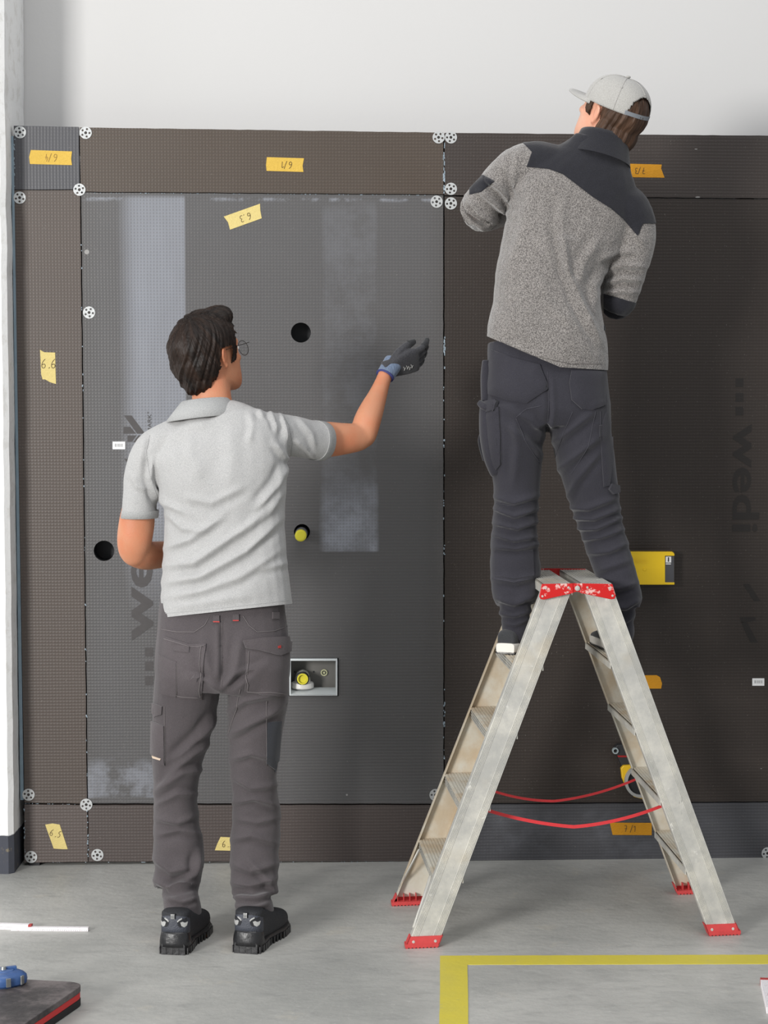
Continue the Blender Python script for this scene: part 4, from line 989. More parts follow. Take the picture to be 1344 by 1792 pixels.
# gloved right hand: palm up, fingers to the right and slightly away
WR1 = P(682,645,6.305); DH = (P(744,630,6.34)-P(684,650,6.31)); NH = Vector((.02,-.74,-.62))
hand(b, WR1, DH, NH, -1, s=.98, rs=.86, curls=(.30,.38,.42,.45))
WL1 = P(338,962,6.15); hand(b, WL1, Vector((.9,.3,.25)), Vector((-.2,.9,.3)), 1, s=.95, curl=.45)
me = remesh(b, .0050, 8, .5, 'body'); body1 = link('body', me, MSK, p1, True)
eyes(HM1, p1)
# glove
ch = []; b = MB(); hand(b, WR1, DH, NH, -1, s=1.0, rs=1.10, curls=(.30,.38,.42,.45), chains=ch)
me = remesh(b, .0030, 2, .5, 'glove'); gl = link('glove', me, MGB, p1, True)
x_, y_ = proj(getco(me))
me.materials.append(MGT)
b = MB(); u_ = (WR1-P(667,668,6.28)).normalized()
b.tube([WR1-u_*.030, WR1-u_*.012, WR1+u_*.010, WR1+u_*.030], [.0305,.0315,.033,.034], 26, flat=.86); 
cf = link('glove_cuff', remesh(b, .003, 1), MGC, gl, True)
b = MB(); b.tube([WR1-u_*.0315, WR1-u_*.027], [.0318,.0320], 26, flat=.86); b.build('cuff_edge', plain('cuff_edge', L(52,56,110), .7), gl, True)
for k, pts in enumerate(ch):     # coated darker finger ends
    rad = (.0088,.0090,.0086,.0078,.0100)[k]*1.1
    q = pts[-3:] if k < 4 else pts[-2:]
    b = MB(); b.tube([q[0].lerp(q[1], .3)]+q[1:], [rad*1.12, rad*1.0+.0006, rad*.82+.0006][:len(q)] if len(q) == 3 else [rad*1.2, rad*.86+.0006], 12); b.ell(Matrix.Translation(q[-1]), rad*.86, rad*.86, rad*.86, 10, 6)
    link('fingertip', remesh(b, .0025, 1), MGT, gl, True)
sg_ = Surf(me); b = MB()
for (x0_, y0_) in ((706,642),(711,640),(715,641),(719,638)):
    a = sg_.hit(x0_, y0_, .001)[0]; c = sg_.hit(x0_+2.5, y0_+5, .001)[0]; b.tube([a, c], .0011, 5)
    a = sg_.hit(x0_+1, y0_+6, .001)[0]; c = sg_.hit(x0_+3.5, y0_+1, .001)[0]; b.tube([a, c], .0009, 5)
tag(b.build('printed_mark', MRE, gl), kind='stuff')
# trousers
b = MB(); chain(b, pelvis1, e=2.5)
for c in (legL1, legR1, cuffL1, cuffR1): chain(b, c, e=2.3)
me = remesh(b, .0055, 4, .5, 'trousers')
F1 = [([(387,1206),(410,1180),(450,1165)],5,.006),([(386,1208),(360,1190),(330,1182)],5,.005),([(395,1250),(430,1225),(490,1215)],6,.006),([(398,1290),(440,1265),(492,1238)],7,.008),
 ([(380,1250),(350,1290),(300,1335)],7,.008),([(372,1295),(335,1320),(285,1370)],7,.007),([(360,1345),(320,1352),(272,1385)],6,.006),([(404,1330),(440,1318),(478,1330)],6,.005),
 ([(350,1390),(310,1388),(272,1410)],5,.005),([(272,1432),(310,1440),(345,1425)],5,.005),([(275,1462),(315,1452),(352,1462)],5,.005),([(405,1360),(440,1380),(488,1372)],5,.005),
 ([(406,1405),(445,1398),(490,1412)],5,.006),([(408,1432),(450,1440),(490,1430)],5,.004),([(405,1470),(440,1462),(488,1478)],6,.005),([(268,1500),(300,1525),(340,1520)],7,.007),
 ([(350,1490),(340,1530),(300,1555)],6,.008),([(268,1540),(300,1555),(345,1545)],5,.007),([(404,1510),(440,1525),(486,1510)],6,.006),([(404,1545),(440,1550),(486,1535)],6,.008),([(430,1500),(460,1530),(484,1560)],5,.005),
 ([(404,1570),(450,1572),(484,1560)],4,.006),([(292,1572),(320,1580),(345,1572)],3.5,.006),([(292,1590),(322,1592),(346,1600)],3,.004),([(414,1585),(440,1590),(470,1582)],3.5,.006),
 ([(388,1090),(389,1150),(388,1200)],4,-.006),([(420,1120),(415,1160),(400,1200)],8,.005),([(355,1120),(362,1160),(378,1200)],8,.005),([(470,1160),(440,1180),(410,1210)],7,.004)]
FOLD = 2.0; folds(me, F1); FOLD = 1.35
ripple(me, lambda x, y, v: .0022*np.sin(y/7.5+2.5*nz(v, 7, 7, 4))*np.clip((y-1290)/80, 0, 1)*(nz(v, 9, 9, 6, 3)+.35)+.0025*nz(v, 14, 14, 10))
tr1 = link('trousers', me, MTR, p1, True); sf = Surf(me)
patch(sf, [(289,1114),(331,1127),(360,1127),(356,1180),(352,1224),(318,1222),(285,1214),(282,1160)], .003, MTR_P, 'back_pocket', tr1, bulge=.004)
patch(sf, [(283,1147),(311,1158),(309,1218),(284,1212)], .003, MTR_P, 'tool_pocket', tr1, off=.007, bulge=.002)
patch(sf, [(304,1128),(332,1131),(331,1142),(306,1139)], .0022, MTR_P, 'pen_loop', tr1, off=.0075)
patch(sf, [(430,1133),(470,1137),(505,1138),(502,1175),(499,1218),(460,1217),(428,1210),(430,1170)], .003, MTR_P, 'back_pocket', tr1, bulge=.004)
patch(sf, [(424,1122),(460,1116),(506,1114),(504,1140),(488,1147),(455,1138),(428,1134)], .004, MTR_P, 'pocket_flap', tr1, off=.007, bulge=.001)
patch(sf, [(482,1131),(486,1130),(486,1135),(482,1135)], .001, plain('red_tag', L(168,52,48), .7), 'red_tag', tr1, off=.0125)
for nm, q in (('side_pocket', [(276,1258,5.90,6,.03),(277,1270,5.90,11,.045),(278,1300,5.90,11,.048),(281,1330,5.90,8,.04),(283,1338,5.90,5,.03)]), ('side_flap', [(276,1226,5.90,6,.03),(275,1240,5.90,9,.042),(276,1254,5.90,7,.035)])):
    b = MB(); chain(b, q, n=20, e=3); link(nm, remesh(b, .0032, 2), MTR_P, tr1, True)
patch(sf, [(267,1262),(288,1270),(288,1338),(278,1336),(266,1318)], .005, MTR_P, 'side_pocket', tr1, bulge=.005)
patch(sf, [(268,1230),(285,1236),(284,1250),(272,1254),(266,1248)], .004, MTR_P, 'side_flap', tr1, bulge=.003)
patch(sf, [(271,1322),(284,1326),(283,1329),(272,1326)], .0012, plain('woven_label', L(200,180,160), .7), 'woven_label', tr1, off=.009)
patch(sf, [(468,1264),(492,1262),(489,1310),(486,1352),(478,1345),(466,1336),(467,1300)], .0022, MTD, 'stretch_panel', tr1)
for (x, y) in ((373,1077),(407,1075),(476,1071)):
    o = patch(sf, [(x,y),(x+11,y),(x+11,y+12),(x,y+12)], .004, MTR_P, 'belt_loop', tr1)
    if x < 450: patch(sf, [(x+.5,y+10),(x+10.5,y+10),(x+10.5,y+12),(x+.5,y+12)], .0008, bpy.data.materials['red_tag'], 'red_bartack', tr1, off=.0052)
for i, q in enumerate(([(282,1101),(310,1106),(340,1106),(358,1094),(366,1080)],[(425,1078),(436,1095),(450,1106),(480,1104),(502,1096)],[(389,1084),(389,1120),(388,1165),(387,1202)],[(290,1118),(331,1131),(357,1131)],[(355,1131),(351,1180),(348,1220)],[(286,1210),(318,1218),(348,1220)],[(434,1140),(432,1172),(431,1208)],[(431,1208),(460,1213),(497,1214)],[(420,1206),(414,1240),(400,1285)],[(288,1236),(289,1290),(289,1336)],[(466,1226),(466,1290),(466,1340)],[(312,1159),(310,1216)],[(284,1150),(311,1161)])):
    seam(sf, q, .0014, MTS, 'seam', tr1, off=.0018 if i not in (3,4,5,6,7,11,12) else .0085)
# polo shirt
b = MB(); chain(b, torso1[1:]+[(398,1085,5.91,116,.131),(398,1100,5.91,116,.131)], e=2.35)
chain(b, [(340,746,5.94,28,.06),(304,766,5.935,33,.075),(270,792,5.93,38,.075),(252,828,5.93,33,.070),(246,865,5.93,30,.066),(244,905,5.93,31,.066)])
chain(b, [(405,752,5.94,32,.06),(450,759,5.93,39,.078),(482,761,5.955,38.5,.075),(512,763,5.99,36,.070),(540,769,6.03,34.5,.067),(561,771,6.055,34,.065)])
chain(b, [(318,760,5.905,20,.045),(338,752,5.885,22,.045),(365,749,5.88,22,.045),(392,752,5.90,20,.045)])
me = remesh(b, .0052, 4, .5, 'shirt')
cutm(me, (283,1081), (515,1056))
FS = [([(262,850),(285,880),(330,900)],6,.006),([(290,895),(320,925),(370,930)],6,.006),([(288,960),(330,945),(390,905)],6,.008),([(286,990),(340,985),(420,930),(480,880)],7,.010),([(285,1020),(350,1010),(430,965),(495,905)],7,.009),
 ([(290,1045),(350,1035),(420,1010),(495,960)],7,.006),([(320,870),(370,880),(430,850)],7,.005),([(505,808),(485,850),(450,890)],7,.009),([(500,850),(470,900),(420,940)],7,.006),([(268,800),(262,835),(275,880)],5,.009),
 ([(498,725),(508,760),(506,800)],4,-.006),([(488,722),(498,745),(500,775)],5,.006),([(470,718),(480,735),(486,755)],4,.006),([(452,718),(460,730)],4,.005),([(436,722),(442,745),(436,775)],6,.004),([(520,730),(545,760),(552,790)],5,.004),([(515,770),(535,785),(550,800)],4,.005),
 ([(262,760),(256,790),(252,820)],4,-.004),([(330,760),(335,800),(350,840)],10,.004),([(230,830),(240,850),(262,860)],5,.004),([(400,740),(405,800),(400,860)],14,.004),([(450,1000),(480,990),(505,985)],6,.004),([(300,1062),(380,1050),(450,1040)],8,.003),([(480,775),(500,800),(512,806)],5,.006)]
folds(me, FS); ripple(me, lambda x, y, v: .0022*nz(v, 9, 9, 13)+.0012*nz(v, 30, 30, 22))
sh1 = link('shirt', me, MPO, p1, True); ss = Surf(me)
seam(ss, [(262,762),(256,790),(262,830),(276,872)], .0018, MCO, 'sleeve_seam', sh1, off=.0006); seam(ss, [(494,722),(506,745),(512,775),(508,804)], .0018, MCO, 'sleeve_seam', sh1, off=.0006)
seam(ss, [(284,1074),(340,1069),(400,1063),(460,1056),(512,1050)], .0013, MTS, 'hem_stitching', sh1, off=.0002).data.materials[0] = MCO
# cuffs of the short sleeves, hem band
b = MB(); a0_, a1_ = P(245.5,893,5.93), P(244,906,5.93); d_ = (a1_-a0_)
b.loft([(a0_, Vector((1,0,0))*.0535, Vector((0,1,0))*.0685, 2.2),(a1_, Vector((1,0,0))*.0540, Vector((0,1,0))*.0690, 2.2),(a1_, Vector((1,0,0))*.049, Vector((0,1,0))*.063, 2.2),(a0_, Vector((1,0,0))*.048, Vector((0,1,0))*.062, 2.2),(a0_, Vector((1,0,0))*.0535, Vector((0,1,0))*.0685, 2.2)], 40, cap=False); b.build('sleeve_cuff', MCO, sh1, True)
a0_, a1_ = P(550,770.5,6.042), P(562,771.5,6.06); t_ = (a1_-a0_).normalized(); u2 = t_.cross(Vector((0,1,0))).normalized(); v2 = t_.cross(u2)
b = MB(); b.loft([(a0_, u2*.0595, v2*.0690, 2.2),(a1_, u2*.0585, v2*.0680, 2.2),(a1_, u2*.053, v2*.062, 2.2),(a0_, u2*.053, v2*.062, 2.2),(a0_, u2*.0595, v2*.0690, 2.2)], 40, cap=False); b.build('sleeve_cuff', MCO, sh1, True)
# collar: folded band around the neck
b = MB(); n_ = 40; lo = []; 
nc = P(358,716,5.945)
def colring(z, rx, ry, cx=0, cyo=0, tilt=.0): 
    return [nc+Vector((cx+rx*math.sin(a), cyo-ry*math.cos(a), z+tilt*math.sin(a)+.006*math.cos(a))) for a in [2*math.pi*i/n_ for i in range(n_)]]
rg = [colring(.018, .0600, .0600, tilt=.004), colring(.027, .0640, .0640, cx=.003, tilt=.006), colring(.026, .0700, .0710, cx=.003, tilt=.006), colring(.004, .0860, .0860, cx=.0, cyo=-.004, tilt=.008), colring(-.026, .1080, .1020, cx=-.004, cyo=-.010, tilt=.012), colring(-.0285, .1050, .0990, cx=-.004, cyo=-.010, tilt=.012), colring(.0, .0820, .0820, cx=.0, cyo=-.003, tilt=.008), colring(.010, .0620, .0620)]
for r_ in rg: b.v += r_
for j in range(len(rg)): 
    for i in range(n_): b.f.append((j*n_+i, j*n_+(i+1) % n_, ((j+1) % len(rg))*n_+(i+1) % n_, ((j+1) % len(rg))*n_+i))
b.build('collar', MCO, sh1, True)
# hair
b = MB(); M = HM1; m3 = M.to_3x3()
b.ell(T_(M, 0, -.006, .036), .088, .116, .095, 28, 16)                # cap of hair over the skull
b.ell(T_(M, 0, -.044, -.004), .080, .074, .072, 24, 14)               # back of the head
b.ell(T_(M, 0, .052, .100, rx=.30), .060, .056, .036, 24, 12)         # quiff
b.ell(T_(M, -.01, .010, .106), .062, .068, .030, 24, 12)
b.ell(T_(M, 0, -.064, -.052), .054, .036, .044, 20, 12)               # nape
for s_ in (-1, 1): b.ell(T_(M, .070*s_, .034, .004), .005, .010, .027, 12, 8)      # sideburns
me = remesh(b, .0035, 2, .5, 'hair')
# open the face and the ears
v = getco(me); Mi = np.array(M.inverted()); l = np.c_[v, np.ones(len(v))]@Mi.T; x, y, z = l[:, 0], l[:, 1], l[:, 2]
bm = bmesh.new(); bm.from_mesh(me); bm.verts.ensure_lookup_table()
kill = ((y > .060) & (z < .070) & (np.abs(x) < .065)) | ((y > .050) & (z < .052)) | ((np.abs(x) > .055) & (y > -.026) & (y < .022) & (z < .026)) | ((y > -.03) & (z < -.032) & (y < .02)) | (z < -.090)
bmesh.ops.delete(bm, geom=[bm.verts[i] for i in np.nonzero(kill)[0]], context='VERTS'); bm.to_mesh(me); bm.free()
cr = M@Vector((.0, .004, .03)); ax = m3@Vector((0, -.45, 1)); clumps(me, cr, ax, .0052, 40, .9, 2); flow_uv(me, cr, ax)
hair1 = link('hair', me, MH1, p1, True)
# glasses
MGL = plain('glasses_wire', L(60,56,54), .35, .8); b = MB()
for s_ in (-1, 1):
    b.tube([M@Vector((x*s_, y, z)) for x, y, z in ((.079,-.010,.018),(.078,.040,.019),(.070,.108,.018))], .0009, 6)
    b.tube([M@Vector(((.036+.026*math.cos(a))*s_, .112-.006*math.cos(a), .002+.022*math.sin(a))) for a in [2*math.pi*i/24 for i in range(25)]], .0009, 6)
b.tube([M@Vector((x, .116, .006)) for x in (-.011, 0, .011)], .001, 6); gs = b.build('glasses', MGL, p1, True)
for s_ in (-1, 1):
    b = MB(); b.v = [M@Vector(((.036+.025*math.cos(a))*s_, .112-.006*math.cos(a), .002+.021*math.sin(a))) for a in [2*math.pi*i/24 for i in range(24)]]; b.f = [tuple(range(24))]
    gm = NT('lens', .02); gm.b.inputs['Transmission Weight'].default_value = 1; gm.b.inputs['IOR'].default_value = 1.01; b.build('lens', gm.m, gs)
# shoes
shoe(p1, G(303,1671), math.radians(8), .300, 'safety', 1)
shoe(p1, G(430,1669), math.radians(14), .300, 'safety', 1)
# ================================================================ person 2
p2 = empty('person', P(985,1120,6.14), 'man in grey cap, grey and black fleece and dark trousers standing astride the step ladder', 'person')
HM2 = hm(P(1069,205,6.20), math.radians(-44), math.radians(29), math.radians(4), .98)
tor2 = [(957,655,6.14,106,.140),(957,620,6.14,106,.142),(955,575,6.14,102,.140),(956,530,6.15,94,.132),(960,485,6.16,92,.130),(973,435,6.17,97,.128),(993,385,6.18,108,.122),(1012,345,6.18,110,.115),(1030,308,6.18,92,.100),(1044,275,6.18,62,.078),(1054,248,6.18,44,.066)]
pel2 = [(953,588,6.14,100,.118),(955,610,6.14,103,.122),(957,650,6.14,104,.130),(957,690,6.14,108,.142),(959,725,6.135,108,.142),(960,752,6.13,98,.12)]
legL2 = [(905,710,6.13,58,.125),(902,760,6.13,52,.118),(903,810,6.135,45,.105),(904,855,6.14,41,.095),(902,900,6.14,39,.088),(900,945,6.14,41,.085),(902,990,6.14,44,.082),(902,1030,6.13,42,.078),(903,1058,6.12,36,.070)]
cufL2 = [(903,1050,6.12,29,.060),(902,1075,6.115,26,.055),(903,1098,6.115,25,.054),(906,1114,6.13,24,.052)]
legR2 = [(1010,710,6.13,58,.125),(1017,760,6.13,53,.118),(1026,810,6.135,50,.105),(1036,855,6.14,45,.095),(1046,900,6.14,41,.088),(1057,940,6.14,38,.085),(1068,975,6.14,37,.082),(1080,1010,6.13,35,.078),(1090,1042,6.12,33,.074),(1092,1064,6.12,30,.066)]
cufR2 = [(1090,1055,6.12,26,.058),(1090,1080,6.115,21,.052),(1087,1104,6.12,22,.052),(1085,1116,6.13,22,.052)]
slL2 = [(985,300,6.18,40,.08),(945,292,6.185,42,.080),(912,293,6.195,39,.076),(886,312,6.20,37,.072),(866,334,6.21,35,.068),(848,354,6.22,35,.066),(836,370,6.235,33,.064)]
foL2 = [(838,366,6.23,34,.062),(846,372,6.27,33,.060),(862,372,6.32,30,.055),(885,368,6.38,26,.050),(905,362,6.42,22,.042)]
slR2 = [(1060,350,6.18,40,.08),(1092,370,6.18,44,.082),(1108,400,6.185,40,.078),(1106,435,6.19,38,.074),(1097,470,6.195,36,.070),(1090,500,6.20,33,.066),(1080,528,6.205,30,.060),(1074,543,6.21,22,.05)]
foR2 = [(1080,526,6.21,28,.054),(1074,520,6.26,27,.052),(1060,500,6.32,25,.048),(1040,475,6.39,22,.042)]
b = MB(); head(b, HM2)
neck2 = [(1050,275,6.185,34,.058),(1058,248,6.19,32,.056),(1064,225,6.195,31,.056)]
chain(b, neck2); chain(b, tor2, scale=.80); chain(b, pel2[1:-2], scale=.80); chain(b, slL2[:-1], scale=.5); chain(b, foL2, scale=.45); chain(b, slR2, scale=.66); chain(b, foR2, scale=.66)
for c in (legL2, legR2, cufL2, cufR2): chain(b, c, scale=.72)
wl, wr_ = P(905,362,6.42), P(1040,475,6.39)
chain(b, [(885,368,6.38,15,.030),(905,362,6.42,14,.028),(925,354,6.46,13,.026)]); chain(b, [(1060,500,6.32,15,.030),(1040,475,6.39,14,.028),(1024,455,6.44,13,.026)])
hand(b, P(925,354,6.46), Vector((.55,.8,.15)), Vector((.75,-.45,.3)), -1, s=.95, curl=.42); hand(b, P(1024,455,6.44), Vector((-.5,.75,.5)), Vector((.2,-.5,.8)), -1, s=.95, curl=.42)
for hx, tx in ((902,10),(1087,-14)): b.tube([P(hx, 1085, 6.11), P(hx, 1118, 6.11), P(hx+tx*.3, 1130, 6.14), P(hx+tx, 1128, 6.22)], [.030,.030,.028,.022], 12)
me = remesh(b, .0050, 3, .5, 'body'); body2 = link('body', me, MSK2, p2, True); eyes(HM2, p2)
# trousers
b = MB(); chain(b, pel2, e=2.5)
for c in (legL2, legR2, cufL2, cufR2): chain(b, c, e=2.3)
me = remesh(b, .0055, 4, .5, 'trousers')
F2 = [([(955,765),(930,735),(890,715)],6,.005),([(956,760),(962,720),(958,660)],4,-.006),([(950,800),(920,770),(880,740)],7,.006),([(960,780),(990,760),(1040,720)],7,.006),([(970,830),(1005,800),(1055,760)],7,.006),([(990,880),(1010,840),(1050,790)],6,.005),
 ([(862,868),(900,880),(945,865)],5,.007),([(862,888),(900,903),(942,890)],4.5,.008),([(862,915),(905,925),(942,912)],4,.008),([(862,935),(900,946),(942,938)],4,.007),([(862,958),(905,960),(946,950)],5,.006),([(860,1012),(905,1018),(946,1004)],6,.006),
 ([(864,1045),(900,1056),(940,1040)],6,.007),([(870,1072),(900,1078),(930,1068)],4,.006),([(882,1090),(902,1094),(926,1084)],3,.005),([(900,720),(905,780),(900,850)],8,.005),
 ([(990,888),(1030,890),(1080,870)],5,.007),([(998,905),(1040,908),(1086,890)],4.5,.008),([(1005,925),(1045,925),(1090,905)],4,.007),([(1015,945),(1055,940),(1095,925)],4,.006),([(1028,968),(1065,965),(1100,950)],5,.006),([(1045,1000),(1075,990),(1104,980)],5,.004),
 ([(1055,1028),(1085,1030),(1115,1020)],5,.006),([(1070,1060),(1095,1062),(1120,1048)],6,.010),([(1075,1085),(1092,1090),(1108,1080)],4,.005)]
FOLD = 1.8; folds(me, F2); FOLD = 1.35; ripple(me, lambda x, y, v: .0022*np.sin(y/6.5+2.5*nz(v, 7, 7, 4))*np.clip((y-840)/60, 0, 1)*(nz(v, 9, 9, 6, 3)+.35)+.0025*nz(v, 14, 14, 10))
tr2 = link('trousers', me, MT2_, p2, True); sf = Surf(me)
patch(sf, [(861,612),(895,625),(945,638),(960,680),(945,690),(922,706),(888,700),(856,690),(855,650)], .004, MT2P, 'holster_pocket', tr2, bulge=.007)
patch(sf, [(1000,648),(1057,650),(1058,708),(1038,717),(1018,716),(1000,700),(996,670)], .004, MT2P, 'holster_pocket', tr2, bulge=.007)
for nm, q, mt_ in (('side_pocket', [(858,706,6.10,14,.030),(858,716,6.10,19,.045),(860,760,6.10,21,.050),(864,800,6.10,18,.045),(867,826,6.10,11,.035),(868,834,6.10,7,.02)], MT2P), ('tool_loop', [(846,756,6.12,5,.012),(841,770,6.12,5,.012),(845,790,6.12,5,.012),(850,806,6.12,5,.012)], MYK), ('pocket_flap', [(838,704,6.095,5,.02),(850,712,6.09,8,.04),(866,710,6.085,8,.04),(876,704,6.085,5,.03)], MT2P), ('side_strap', [(850,630,6.12,6,.02),(850,660,6.12,9,.03),(850,702,6.12,8,.03)], MT2P)):
    b = MB(); chain(b, q, n=20, e=3.2); link(nm, remesh(b, .0032, 2), mt_, tr2, True)
patch(sf, [(843,718),(874,712),(877,760),(877,812),(866,830),(858,815),(848,790),(843,760)], .006, MT2P, 'side_pocket', tr2, bulge=.010)
patch(sf, [(836,708),(874,703),(870,716),(848,724),(840,720)], .009, MT2P, 'pocket_flap', tr2, off=.006)
patch(sf, [(1060,720),(1070,745),(1072,800),(1066,850),(1056,852),(1052,790),(1054,740)], .003, MT2P, 'side_pocket', tr2, bulge=.004)
patch(sf, [(1068,846),(1079,850),(1080,862),(1072,866),(1064,856)], .010, MT2P, 'hammer_loop', tr2)
patch(sf, [(868,962),(900,966),(932,962),(934,1008),(900,1014),(868,1008)], .002, MT2P, 'knee_patch', tr2)
for q in ([(903,730),(922,715),(948,710)],[(903,732),(918,770),(945,812)],[(1002,720),(985,760),(972,800)],[(874,715),(876,770),(878,812)],[(1050,720),(1052,790),(1056,850)],[(958,650),(960,700),(958,755)],[(862,1012),(900,1018),(944,1010)],[(862,880),(890,884),(940,878)],[(1042,720),(1030,780),(1000,830)]):
    seam(sf, q, .0013, MT2S, 'seam', tr2)
# fleece jacket
b = MB(); chain(b, [(957,672,6.14,104,.138)]+tor2[:-1]+[(1053,252,6.18,48,.070)], e=2.35); chain(b, slL2); chain(b, foL2); chain(b, slR2); chain(b, foR2)
chain(b, [(948,300,6.18,36,.07),(1000,312,6.18,44,.085),(1050,338,6.18,44,.085),(1098,372,6.18,38,.08)])
me = remesh(b, .0055, 4, .5, 'jacket')
v = getco(me)
# curved hem: cut by three sight planes
bm = bmesh.new(); bm.from_mesh(me); vv = np.array([q.co for q in bm.verts]); hx, hy = proj(vv)
bm.free(); cutm(me, (835,581), (1010,655)); cutm(me, (940,640), (1060,647.5))
FJ = [([(1000,420),(985,330+90),(992,470),(1010,520),(1030,560),(1052,600)],7,.012),([(985,340),(982,400),(990,450)],8,.007),([(1048,420),(1020,460),(1012,500)],8,.008),([(1060,470),(1040,500),(1040,540)],7,.007),([(930,330),(915,400),(890,480)],12,.006),([(940,480),(960,530),(1000,570)],10,.004),([(880,500),(900,560),(930,600)],12,.004),
 ([(1050,455),(1080,440),(1110,442)],5,.008),([(1058,476),(1090,465),(1128,468)],5,.010),([(1060,498),(1090,488),(1124,492)],4.5,.010),([(1056,515),(1085,510),(1118,512)],4,.008),([(1110,400),(1120,420),(1130,430)],6,.004),
 ([(850,312),(876,332),(896,358)],4.5,.016),([(838,334),(862,354),(888,376)],4.5,.015),([(820,350),(842,374),(868,390)],4.5,.015),([(808,368),(826,390),(848,402)],4,.012),([(880,290),(895,310),(905,340)],5,.008),([(905,265),(900,300),(905,340)],6,.005)]
folds(me, FJ, .35); ripple(me, lambda x, y, v: .003*nz(v, 8, 8, 8)+.0015*nz(v, 40, 40, 40))
jk = link('jacket', me, MFL, p2, True); sj = Surf(me)
seam(sj, [(840,586),(870,600),(930,622),(1000,637),(1053,637)], .0016, plain('fleece_seam', L(84,80,78), .9), 'hem_stitching', jk, off=.0002)
yb = [(921.7,292),(931,293),(961,296),(985,305),(1009,323),(1036,344),(1069,365),(1090,383),(1116,412.6)]
YK = [[(903,238),(931,228),(931,266)], [(931,266),(931,293),(921.7,292)]]+[[(a[0],222),(c[0],222),c,a] for a, c in zip(yb[1:], yb[2:])]+[[(1116,222),(1165,222),(1165,391),(1125,391.5),(1116,391.5)],[(1116,391.5),(1125,391.5),(1116,412.6)]]
overlay(me, YK, .0022, 'yoke', MYK, jk)
overlay(me, [[(845,306),(872,322),(868,330),(842,336),(822,352),(822,330)]], .0022, 'elbow_patch', MYK, jk)
overlay(me, [[(1057,514),(1122,533),(1112,578),(1057,578)]], .0022, 'elbow_patch', MYK, jk)
# stand-up collar
b = MB(); ctr = [P(1046,282,6.18), P(1052,262,6.185), P(1056,246,6.19), P(1058,238,6.19)]
tt = (ctr[-1]-ctr[0]).normalized(); uu = Vector((.93,0,-.36)); uu = (uu-tt*uu.dot(tt)).normalized(); v2 = tt.cross(uu)
rad = [(.100,.100),(.086,.088),(.078,.080),(.074,.076)]
b.loft([(c, uu*r[0], v2*r[1], 2.2) for c, r in zip(ctr, rad)]+[(ctr[3], uu*.066, v2*.068, 2.2),(ctr[1], uu*.064, v2*.066, 2.2)], 40, cap=False); b.build('collar', MYK, jk, True)
# hair below the cap
M = HM2; m3 = M.to_3x3(); b = MB()
b.ell(T_(M, 0, -.014, .030), .083, .104, .090, 26, 14); b.ell(T_(M, 0, -.052, -.034), .068, .058, .062, 24, 12); b.ell(T_(M, 0, -.062, -.075), .050, .034, .040, 20, 10)
for s_ in (-1, 1): b.ell(T_(M, .072*s_, .032, .014), .008, .014, .026, 12, 8); b.ell(T_(M, .062*s_, -.040, -.030), .018, .026, .045, 14, 8)
me = remesh(b, .0035, 2, .5, 'hair'); v = getco(me); l = np.c_[v, np.ones(len(v))]@np.array(M.inverted()).T; x, y, z = l[:, 0], l[:, 1], l[:, 2]
bm = bmesh.new(); bm.from_mesh(me); bm.verts.ensure_lookup_table(); kill = (y > .046) | ((np.abs(x) > .055) & (y > -.024) & (y < .020) & (z < .028)) | ((y > -.028) & (z < -.028))
bmesh.ops.delete(bm, geom=[bm.verts[i] for i in np.nonzero(kill)[0]], context='VERTS'); bm.to_mesh(me); bm.free()
cr = M@Vector((0, .0, .05)); ax = m3@Vector((0, -.1, 1)); clumps(me, cr, ax, .0045, 30, .2, 5); flow_uv(me, cr, ax); link('hair', me, MH2, p2, True)
# cap
cap = []; b = MB(); na, nb = 120, 36; RX, RY, RZ = .090, .112, .096
MC = T_(M, 0, -.006, .031, rx=-.10)
def capv(i, j, s_=1.0):
    a = 2*math.pi*i/na; ph = (math.pi/2)*j/nb; c = math.cos(ph)**.72; zz = math.sin(ph)**.92*RZ-.012*(1-j/nb)*math.cos(a-math.pi*1.5)*0
    return MC@Vector((RX*s_*c*math.cos(a), RY*s_*c*math.sin(a), zz*s_))
vs_ = [[capv(i, j) for i in range(na)] for j in range(nb)]
def back_open(i, j):
    a = 2*math.pi*(i+.5)/na-1.5*math.pi; return abs(a) < .62 and j < 16 and (abs(a)/.62)**2+((j+.5)/16)**2 < 1
k = 0
for j in range(nb): b.v += vs_[j]
b.v.append(MC@Vector((0,0,RZ)))
for j in range(nb-1):
    for i in range(na):
        if not back_open(i, j): b.f.append((j*na+i, j*na+(i+1) % na, (j+1)*na+(i+1) % na, (j+1)*na+i))
b.f += [((nb-1)*na+i, (nb-1)*na+(i+1) % na, nb*na) for i in range(na)]
me = b.mesh('cap'); thick(me, .0025); cp = link('cap', me, MCAP, p2, True)
MCS = MCAP
for kk in range(6):
    i = int(na*(kk+.5)/6+.5) % na; MB().tube([capv(i, j, 1.004) for j in range(0 if kk not in (4,) else 16, nb)], .0011, 6).build('panel_seam', MCS, cp, True)
    ii = int(na*(kk)/6)+10; c = capv(ii % na, 18, 1.010); MB().tube([c+(m3@Vector((0,0,1)))*.0, c+(c-MC@Vector((0,0,.0))).normalized()*.0015], [.0035,.0022], 12).build('eyelet', MCS, cp, True)
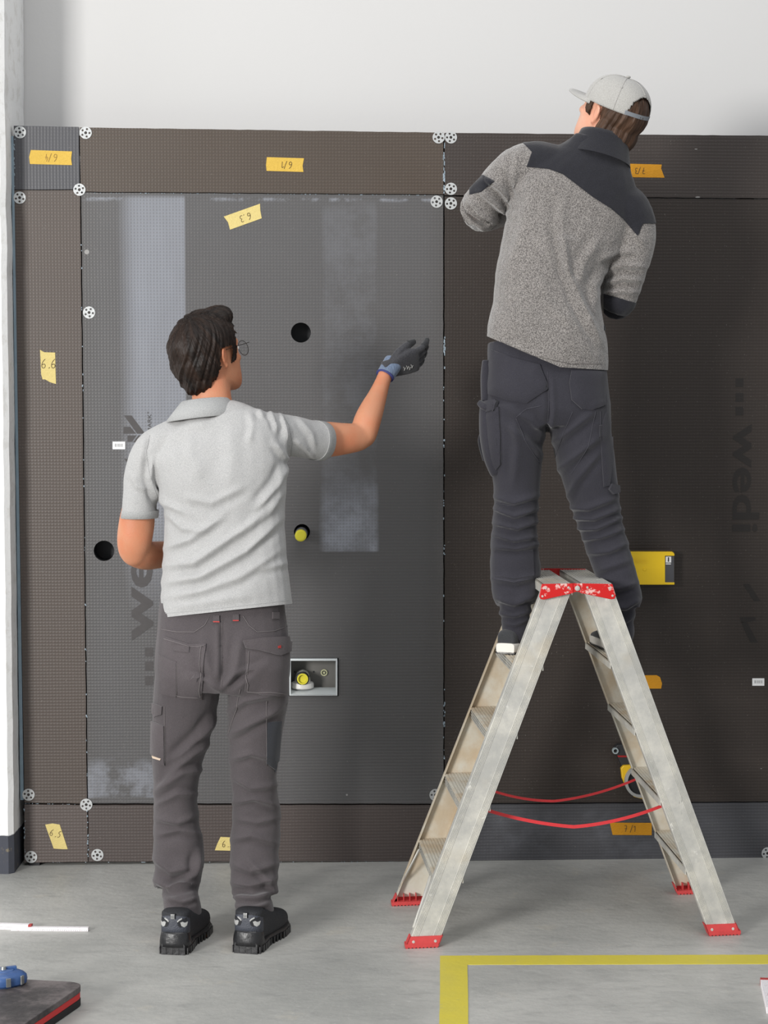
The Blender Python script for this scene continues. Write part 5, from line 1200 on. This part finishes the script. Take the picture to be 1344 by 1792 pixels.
MB().ell(Matrix.Translation(MC@Vector((0,0,RZ+.003))), .008, .008, .0045, 14, 8).build('button', MCAP, cp, True)
# brim
b = MB(); nn = 20; mm_ = 8; top = []
for j in range(mm_+1):
    r = j/mm_
    for i in range(nn+1):
        a = math.radians(18+144*i/nn); x = RX*1.0*math.cos(a); y0 = RY*.99*math.sin(a); ext = .078*math.sin(math.pi*i/nn)**.55; 
        top.append(MC@Vector((x*(1+.10*r*(1-abs(x)/RX)), y0+ext*r, .004-.010*(x/RX)**2*r-.002*r)))
N_ = len(top); dn = MC.to_3x3()@Vector((0,0,-.0035)); b.v = top+[p+dn for p in top]
for j in range(mm_):
    for i in range(nn):
        q = (j*(nn+1)+i, j*(nn+1)+i+1, (j+1)*(nn+1)+i+1, (j+1)*(nn+1)+i); b.f += [q, tuple(x+N_ for x in reversed(q))]
for i in range(nn): q = mm_*(nn+1)+i; b.f.append((q, q+1, q+1+N_, q+N_))
for j in range(mm_):
    for e in (0, nn): q = j*(nn+1)+e; b.f.append((q, q+nn+1, q+nn+1+N_, q+N_))
b.build('brim', MCAP, cp, True)
# snap strap at the back
b = MB(); pts = [MC@Vector((RX*1.0*math.cos(a), RY*1.0*math.sin(a), .007)) for a in [1.5*math.pi+q*.62/8 for q in range(-9, 10)]]; upv = MC.to_3x3()@Vector((0,0,1))
for p in pts: o_ = (p-MC@Vector((0,0,.007))).normalized()*.001; b.v += [p-upv*.006-o_, p+upv*.006-o_, p+upv*.006+o_, p-upv*.006+o_]
for i in range(len(pts)-1):
    for j in range(4): b.f.append((i*4+j, i*4+(j+1) % 4, (i+1)*4+(j+1) % 4, (i+1)*4+j))
b.f += [(0,1,2,3), (len(pts)*4-4, len(pts)*4-1, len(pts)*4-2, len(pts)*4-3)]
b.build('snap_strap', plain('strap_grey', L(120,124,130), .5), cp)
# canvas shoes on the second tread from the top
zt_ = .803
shoe(p2, Vector((P(884,1130,6.08).x, 6.055, zt_)), math.radians(20), .275, 'canvas', 1)
shoe(p2, Vector((P(1086,1130,6.10).x, 6.065, zt_)), math.radians(-9), .275, 'canvas', 1)
